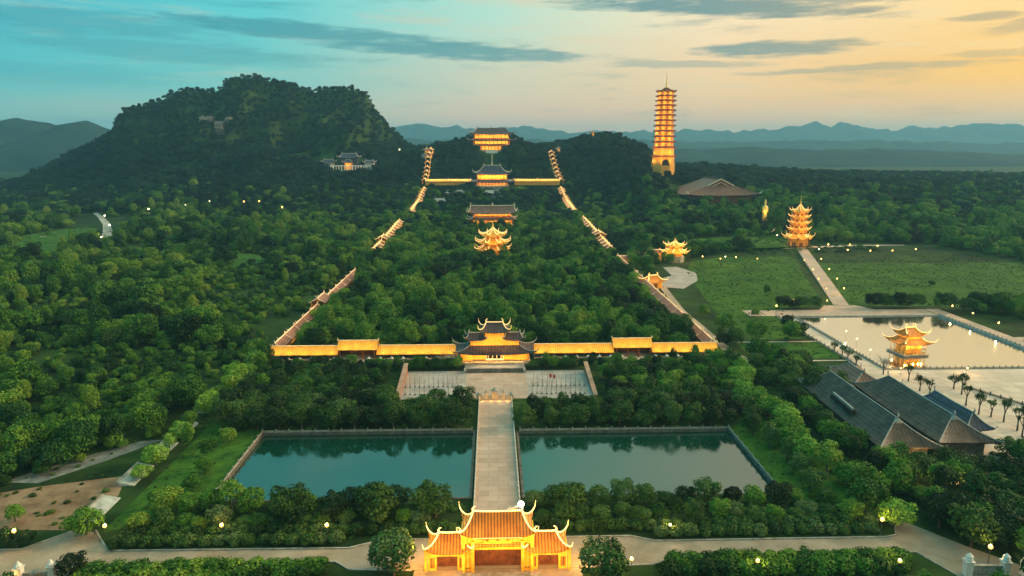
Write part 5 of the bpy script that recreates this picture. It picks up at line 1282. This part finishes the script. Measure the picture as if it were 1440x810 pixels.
for (px, py) in ((610,487),(628,486),(783,487),(797,486),(812,486),(835,487),(850,487),(560,487),(515,489)):
    p = aty(px, py, 322.5); tree(p[0], 322.5, .50, 'mid', 'small upright tree behind the front gallery roof', 'small trees behind the front gallery', random.choice([5,6])); PLACED.append((p[0], 322.5, 3))
belt(113, 116, 186, 250, 8.5, .8, 1.1, ['dark'], 'tall dark tree between the light green row and the grey roofed halls', 'dark trees left of the grey roofed halls', [0,1,2,5,6], .25)
belt(116, 137, 252, 290, 9.5, .85, 1.15, ['dark'], 'tall dark tree beside the far end of the longest grey roofed hall', 'dark trees at the far end of the grey halls', None, .25)
belt(116, 196, 146, 200, 8.8, .85, 1.25, ['dark'], 'dark tree in the dense group below the grey roofed halls', 'dark trees below the grey roofed halls', None, .3, lambda x, y: near(x, y, .8) or (x < 135 and y < 152) or (x < 121 and y > 166) or (x < 163 and y > 190))
for x0, x1 in ((176, 198), (232, 262)):  # tree row added to give the lake dark reflections
    x = x0
    while x < x1:
        tree(x, 403+random.uniform(-1,1.5), random.uniform(.85,1.05), 'dark', 'dark low tree added behind the far lake walkway to mirror in the water', 'added low trees mirrored in the lake'); PLACED.append((x, 403, 2)); x += 4.2
# hedge shrubs in front
def hedge(x0, x1, y0, rows, step, s, label, group, kind='hedge'):
    for r in range(rows):
        x = x0+(step*.5 if r % 2 else 0)
        while x <= x1:
            shrub(x+random.uniform(-.3,.3), y0+r*step*.85+random.uniform(-.3,.3), s*random.uniform(.9,1.15), kind, label, group); x += step
hedge(-97, -38, 158.2, 1, 3.7, 1.05, 'clipped dark shrub in the hedge behind the road, left side', 'front hedge left of the gate')
hedge(-96, -14, 162.2, 1, 3.7, 1.1, 'shrub of the second hedge row behind the road, left side', 'second hedge row left of the gate')
hedge(42, 100, 159.0, 1, 3.7, 1.05, 'clipped dark shrub in the hedge behind the road, right side', 'front hedge right of the gate')
hedge(14, 102, 162.6, 1, 3.7, 1.1, 'shrub of the second hedge row behind the road, right side', 'second hedge row right of the gate')
hedge(-99, -42, 146.4, 1, 4.0, 1.15, 'round shrub along the near edge of the road, left of the gate', 'near road hedge, left', 'mid')
hedge(42, 100, 146.2, 1, 4.0, 1.2, 'round shrub along the near edge of the road, right of the gate', 'near road hedge, right', 'mid')
hedge(-97, -42, 142, 2, 4.6, 1.3, 'bright green bush below the near road hedge, left of the gate', 'bushes below the near road hedge, left', 'mid')
hedge(40, 98, 142, 2, 4.6, 1.3, 'bright green bush below the near road hedge, right of the gate', 'bushes below the near road hedge, right', 'mid')
build_trees(); print('single trees', N_TREE[0], 'left to the woods', len(EXTRA))

# --- the woods beyond, too many to count: one object, instanced crowns
def inpoly(x, y, P):
    r = np.zeros(x.shape, bool); j = len(P)-1
    for i in range(len(P)):
        xi, yi = P[i]; xj, yj = P[j]
        c = ((yi > y) != (yj > y)) & (x < (xj-xi)*(y-yi)/((yj-yi) or 1e-9)+xi); r ^= c; j = i
    return r
CLEAR = [  # footprints and open ground the woods keep off
    [(-104,128),(112,128),(112,302),(-104,302)], [(-104,300),(112,300),(112,325),(-112,325)], [(-190,140),(-100,140),(-100,196),(-118,198),(-140,186),(-190,178)],
    [(-148,186),(-104,186),(-107,300),(-117,300),(-118,222)], [(118,300),(166,300),(172,332),(122,332)], [(112,250),(120,250),(120,470),(110,470)],
    [(148,200),(340,200),(340,340),(262,402),(160,402),(160,300)], [(124,335),(180,335),(180,400),(300,400),(480,470),(440,605),(420,650),(285,650),(240,622),(168,585),(116,520),(118,455)],
    [(240,610),(300,660),(400,650),(400,625)], [(-16,588),(16,588),(16,614),(-16,614)], [(-30,757),(28,757),(28,800),(-30,800)], [(-32,1024),(30,1024),(30,1080),(-32,1080)],
    [(-36,1215),(33,1215),(33,1275),(-36,1275)], [(-8,1108),(6,1108),(9,1185),(22,1222),(-24,1222),(-12,1185)], [(226,968),(262,968),(262,1025),(226,1025)], [(236,850),(330,850),(345,950),(225,950)], [(104,131),(140,131),(112,170),(104,166)],
    [(-480,640),(-405,640),(-425,900),(-478,900)], [(236,730),(262,730),(262,775),(236,775)], [(-375,1165),(-265,1165),(-265,1230),(-375,1230)],
    [(270,632),(400,632),(400,645),(270,645)], [(119,192),(163,192),(163,205),(200,205),(200,300),(139,300),(139,262),(119,262)]]
for T_ in (TRACK, TRACK2):
    CLEAR.append([(p[0]-13, p[1]-45) for p in T_] + [(p[0]+13, p[1]) for p in T_[::-1]])
    for a_, b_ in zip(T_, T_[1:]): CORR.append((a_[0], a_[1]-8, b_[0], b_[1]-8, 15))
def forest():
    global AXX
    pts = []
    for (y0, y1, st) in ((110, 330, 7.0), (330, 640, 9.0), (640, 1000, 10), (1000, 1700, 10.5)):
        W = y1*.86+40
        gx = np.arange(-W, W, st); gy = np.arange(y0, y1, st*.87)
        X, Y = np.meshgrid(gx, gy); X = X + (np.arange(len(gy)) % 2)[:, None]*st*.5
        X = (X+rng.uniform(-.42,.42,X.shape)*st).ravel(); Y = (Y+rng.uniform(-.42,.42,Y.shape)*st).ravel()
        k = np.abs(X) < Y*.86+30; X = X[k]; Y = Y[k]
        pts.append(np.stack([X, Y, np.full(len(X), st)], 1))
    P = np.concatenate(pts); X, Y, ST = P.T
    keep = np.ones(len(X), bool)
    for c in CLEAR: keep &= ~inpoly(X, Y, c)
    for (ax, ay, bx, by, w) in CORR:
        d = np.array([bx-ax, by-ay]); L2 = d@d; t = np.clip(((X-ax)*d[0]+(Y-ay)*d[1])/L2, 0, 1)
        keep &= np.hypot(X-ax-t*d[0], Y-ay-t*d[1]) > w
    for a, b, r in PLACED: keep &= np.hypot(X-a, Y-b) > r*.75
    n = vnoise(X, Y, 45, 2)*.6+vnoise(X, Y, 17, 4)*.4
    # thin the trees in the meadows on the left
    for poly in ([(-180,545),(-360,640),(-345,690),(-190,600)], [(-365,560),(-425,560),(-500,790),(-440,790)], [(185,630),(300,635),(330,700),(180,690)]):
        q = inpoly(X, Y, poly); keep &= ~(q & (rng.random(len(X)) < .93))
    leftf = (X < -112) & (Y < 900)
    keep &= ~(leftf & (n < .24) & (rng.random(len(X)) < .45))
    X, Y, ST, n = X[keep], Y[keep], ST[keep], n[keep]; Z = H(X, Y)
    s = ST/8.2*rng.uniform(.60, 1.30, len(X))
    s = np.where((Z > 90) & (Y > 1200), s*.72, s)
    leftf = (X < -112) & (Y < 640)
    s = np.where(leftf, s*np.where(n < .46, .42, np.where(n < .56, .7, 1.1))*rng.uniform(.8, 1.2, len(X)), s)
    # low scrub fills the ground between
    k2 = rng.random(len(X)) < .9
    gX = X[k2]+rng.uniform(-5,5,k2.sum()); gY = Y[k2]+rng.uniform(-5,5,k2.sum())
    ok = gY < 900
    gX, gY = gX[ok], gY[ok]; kk = np.ones(len(gX), bool)
    for c in CLEAR: kk &= ~inpoly(gX, gY, c)
    for (ax, ay, bx, by, w) in CORR:
        d = np.array([bx-ax, by-ay]); t = np.clip(((gX-ax)*d[0]+(gY-ay)*d[1])/(d@d), 0, 1); kk &= np.hypot(gX-ax-t*d[0], gY-ay-t*d[1]) > w
    gX, gY = gX[kk], gY[kk]
    pidx = rng.integers(0, 7, len(X)); hill = ((Z > 30) & (Y > 950)) | (rng.random(len(X)) < np.clip((Y-720)/420, 0, .9)); pidx = np.where(hill, pidx % 5+7, pidx)  # share of haze-tinted crowns grows with distance
    AX = np.concatenate([X, gX]); AY = np.concatenate([Y, gY]); AZ = np.concatenate([Z, H(gX, gY)])
    AS = np.concatenate([s, rng.uniform(.7, 1.7, len(gX))]); AP = np.concatenate([pidx, 12+rng.integers(0, 3, len(gX))])
    ex = np.array([e[0] for e in EXTRA]); ey = np.array([e[1] for e in EXTRA]); es = np.array([e[2] for e in EXTRA]); ep = np.array([(15+i % 5) if e[3] == 'bright' else (20+i % 5) if e[3] == 'dark' else i % 7 for i, e in enumerate(EXTRA)])
    AX = np.concatenate([AX, ex]); AY = np.concatenate([AY, ey]); AZ = np.concatenate([AZ, H(ex, ey)]); AS = np.concatenate([AS, es]); AP = np.concatenate([AP, ep])
    print('forest instances', len(AX))
    scatter('forest', 'dense dark green woodland of broadleaf trees covering the flats and hills', AX, AY, AZ, AS, AP)
    # weeds and low bushes on the lawns, meadows and strips between the trees
    polys = [([(-104,160),(-84,160),(-84,300),(-104,300)],.3,.12,.3), ([(84,160),(108,160),(108,312),(84,312)],.3,.12,.3), ([(-110,228),(110,228),(110,303),(-110,303)],.10,.3,.6), ([(-100,160),(-9,160),(-9,178),(-100,178)],.2,.3,.8), ([(9,160),(100,160),(100,178),(9,178)],.2,.3,.8),
             ([(124,335),(160,338),(178,404),(206,410),(272,610),(240,618),(170,575),(150,520)],.14,.12,.42), ([(222,410),(300,404),(470,470),(430,600),(300,622),(284,612)],.14,.12,.42), ([(-175,166),(-112,166),(-112,250),(-175,200)],.03,.2,.7), ([(-106,128),(-40,128),(-40,144),(-106,144)],.2,.4,1.0), ([(40,128),(106,128),(106,144),(40,144)],.2,.4,1.0),
             ([(-360,520),(-180,520),(-180,660),(-360,690)],.09,.3,.9), ([(-500,540),(-365,540),(-420,800),(-500,800)],.06,.3,.9), ([(170,610),(360,610),(360,720),(170,720)],.05,.4,1.3), ([(122,304),(164,304),(164,331),(122,331)],.06,.2,.35), ([(108,140),(200,140),(200,204),(108,204)],.12,.5,1.2),([(104,190),(120,190),(140,300),(104,300)],.08,.4,1.0)]
    xs, ys, ss = [], [], []
    for P, dens, s0, s1 in polys:
        a = np.array(P); x0, y0 = a.min(0); x1, y1 = a.max(0); n = int((x1-x0)*(y1-y0)*dens); x = rng.uniform(x0, x1, n); y = rng.uniform(y0, y1, n)
        k = inpoly(x, y, P) & (vnoise(x, y, 11, 6) > .30*rng.random(n)); x, y = x[k], y[k]
        for hx0, hx1, hy0, hy1 in (POND_L, POND_R, LAKE, (-40,40,256,292), (-8,7,150,258), (-19,18,285,312), (118,143,170,262), (98,126,138,170)): q = ~((x > hx0-.6) & (x < hx1+.6) & (y > hy0-.6) & (y < hy1+.6)); x, y = x[q], y[q]
        xs.append(x); ys.append(y); ss.append(rng.uniform(s0, s1, len(x))*rng.uniform(.5, 1, len(x)))
    x, y, s_ = map(np.concatenate, (xs, ys, ss)); print('weeds', len(x))
    scatter('undergrowth', 'low weeds and bushes scattered over the lawns and meadows', x, y, H(x, y)-.1, s_, 12+rng.integers(0, 3, len(x)), 2)
def scatter(name, label, AX, AY, AZ, AS, AP, sm=0):
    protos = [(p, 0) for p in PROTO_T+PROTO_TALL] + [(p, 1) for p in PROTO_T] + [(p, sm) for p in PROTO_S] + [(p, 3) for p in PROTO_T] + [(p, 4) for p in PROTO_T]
    vs, fs, va, pid, mi = [], [], [], [], []; off = 0
    for k, ((v, f, var), m) in enumerate(protos):
        vs.append(v); fs.append(f+off); va.append(var); pid.append(np.full(len(v), k)); mi.append(np.full(len(f), m)); off += len(v)
    nb = off; P3 = np.stack([AX, AY, AZ], 1)
    V = np.concatenate(vs+[P3]); F = np.concatenate(fs)
    me = bpy.data.meshes.new(name); me.vertices.add(len(V)); me.vertices.foreach_set('co', V.astype(np.float32).ravel())
    me.loops.add(F.size); me.loops.foreach_set('vertex_index', F.ravel().astype(np.int32))
    me.polygons.add(len(F)); me.polygons.foreach_set('loop_start', np.arange(0, F.size, 4, dtype=np.int32)); me.update(calc_edges=True)
    me.materials.append(M_leaf); me.materials.append(M_leafhaze); me.materials.append(M_weed); me.materials.append(M_leafbright); me.materials.append(M_leafdark)
    me.polygons.foreach_set('material_index', np.concatenate(mi).astype(np.int32))
    me.attributes.new('leafvar', 'FLOAT', 'FACE').data.foreach_set('value', np.concatenate(va).astype(np.float32))
    def pa(nm, typ, arr, fld='value'):
        me.attributes.new(nm, typ, 'POINT').data.foreach_set(fld, arr.ravel())
    pa('proto', 'INT', np.concatenate(pid+[np.full(len(AX), -1)]).astype(np.int32))
    pa('pick', 'INT', np.concatenate([np.zeros(nb), AP]).astype(np.int32))
    rot = np.zeros((len(V), 3), np.float32); rot[nb:, 2] = rng.uniform(0, 6.28, len(AX)); rot[nb:, 0] = rng.uniform(-.22,.22,len(AX)); pa('rot', 'FLOAT_VECTOR', rot, 'vector')
    sc = np.ones((len(V), 3), np.float32); sc[nb:, 0] = AS; sc[nb:, 1] = AS*rng.uniform(.72,1.18,len(AX)); sc[nb:, 2] = AS*rng.uniform(.8,1.35,len(AX))*(.6 if sm == 2 else 1); pa('scl', 'FLOAT_VECTOR', sc, 'vector')
    o = link(name, me); o['kind'] = 'stuff'; o['label'] = label
    ng = bpy.data.node_groups.new('scatter', 'GeometryNodeTree')
    ng.interface.new_socket('Geometry', in_out='INPUT', socket_type='NodeSocketGeometry'); ng.interface.new_socket('Geometry', in_out='OUTPUT', socket_type='NodeSocketGeometry')
    N = ng.nodes; L = ng.links
    gi = N.new('NodeGroupInput'); go = N.new('NodeGroupOutput')
    def na(nm, dt):
        a = N.new('GeometryNodeInputNamedAttribute'); a.data_type = dt; a.inputs['Name'].default_value = nm; return a.outputs['Attribute']
    cmp = N.new('FunctionNodeCompare'); cmp.data_type = 'INT'; cmp.operation = 'LESS_THAN'; pr = na('proto', 'INT'); L.new(pr, cmp.inputs[2]); cmp.inputs[3].default_value = 0
    sp = N.new('GeometryNodeSeparateGeometry'); sp.domain = 'POINT'; L.new(gi.outputs[0], sp.inputs[0]); L.new(cmp.outputs[0], sp.inputs['Selection'])
    si = N.new('GeometryNodeSplitToInstances'); si.domain = 'POINT'; L.new(sp.outputs['Inverted'], si.inputs[0]); L.new(pr, si.inputs['Group ID'])
    ins = N.new('GeometryNodeInstanceOnPoints'); L.new(sp.outputs['Selection'], ins.inputs['Points']); L.new(si.outputs[0], ins.inputs['Instance'])
    ins.inputs['Pick Instance'].default_value = True; L.new(na('pick', 'INT'), ins.inputs['Instance Index'])
    L.new(na('rot', 'FLOAT_VECTOR'), ins.inputs['Rotation']); L.new(na('scl', 'FLOAT_VECTOR'), ins.inputs['Scale']); L.new(ins.outputs[0], go.inputs[0])
    md = o.modifiers.new('scatter', 'NODES'); md.node_group = ng
PLACED += [(x, y, r) for x, y, r in CLEAR_EXTRA] + [(x, y, 2.5) for x, y in LP]
forest()
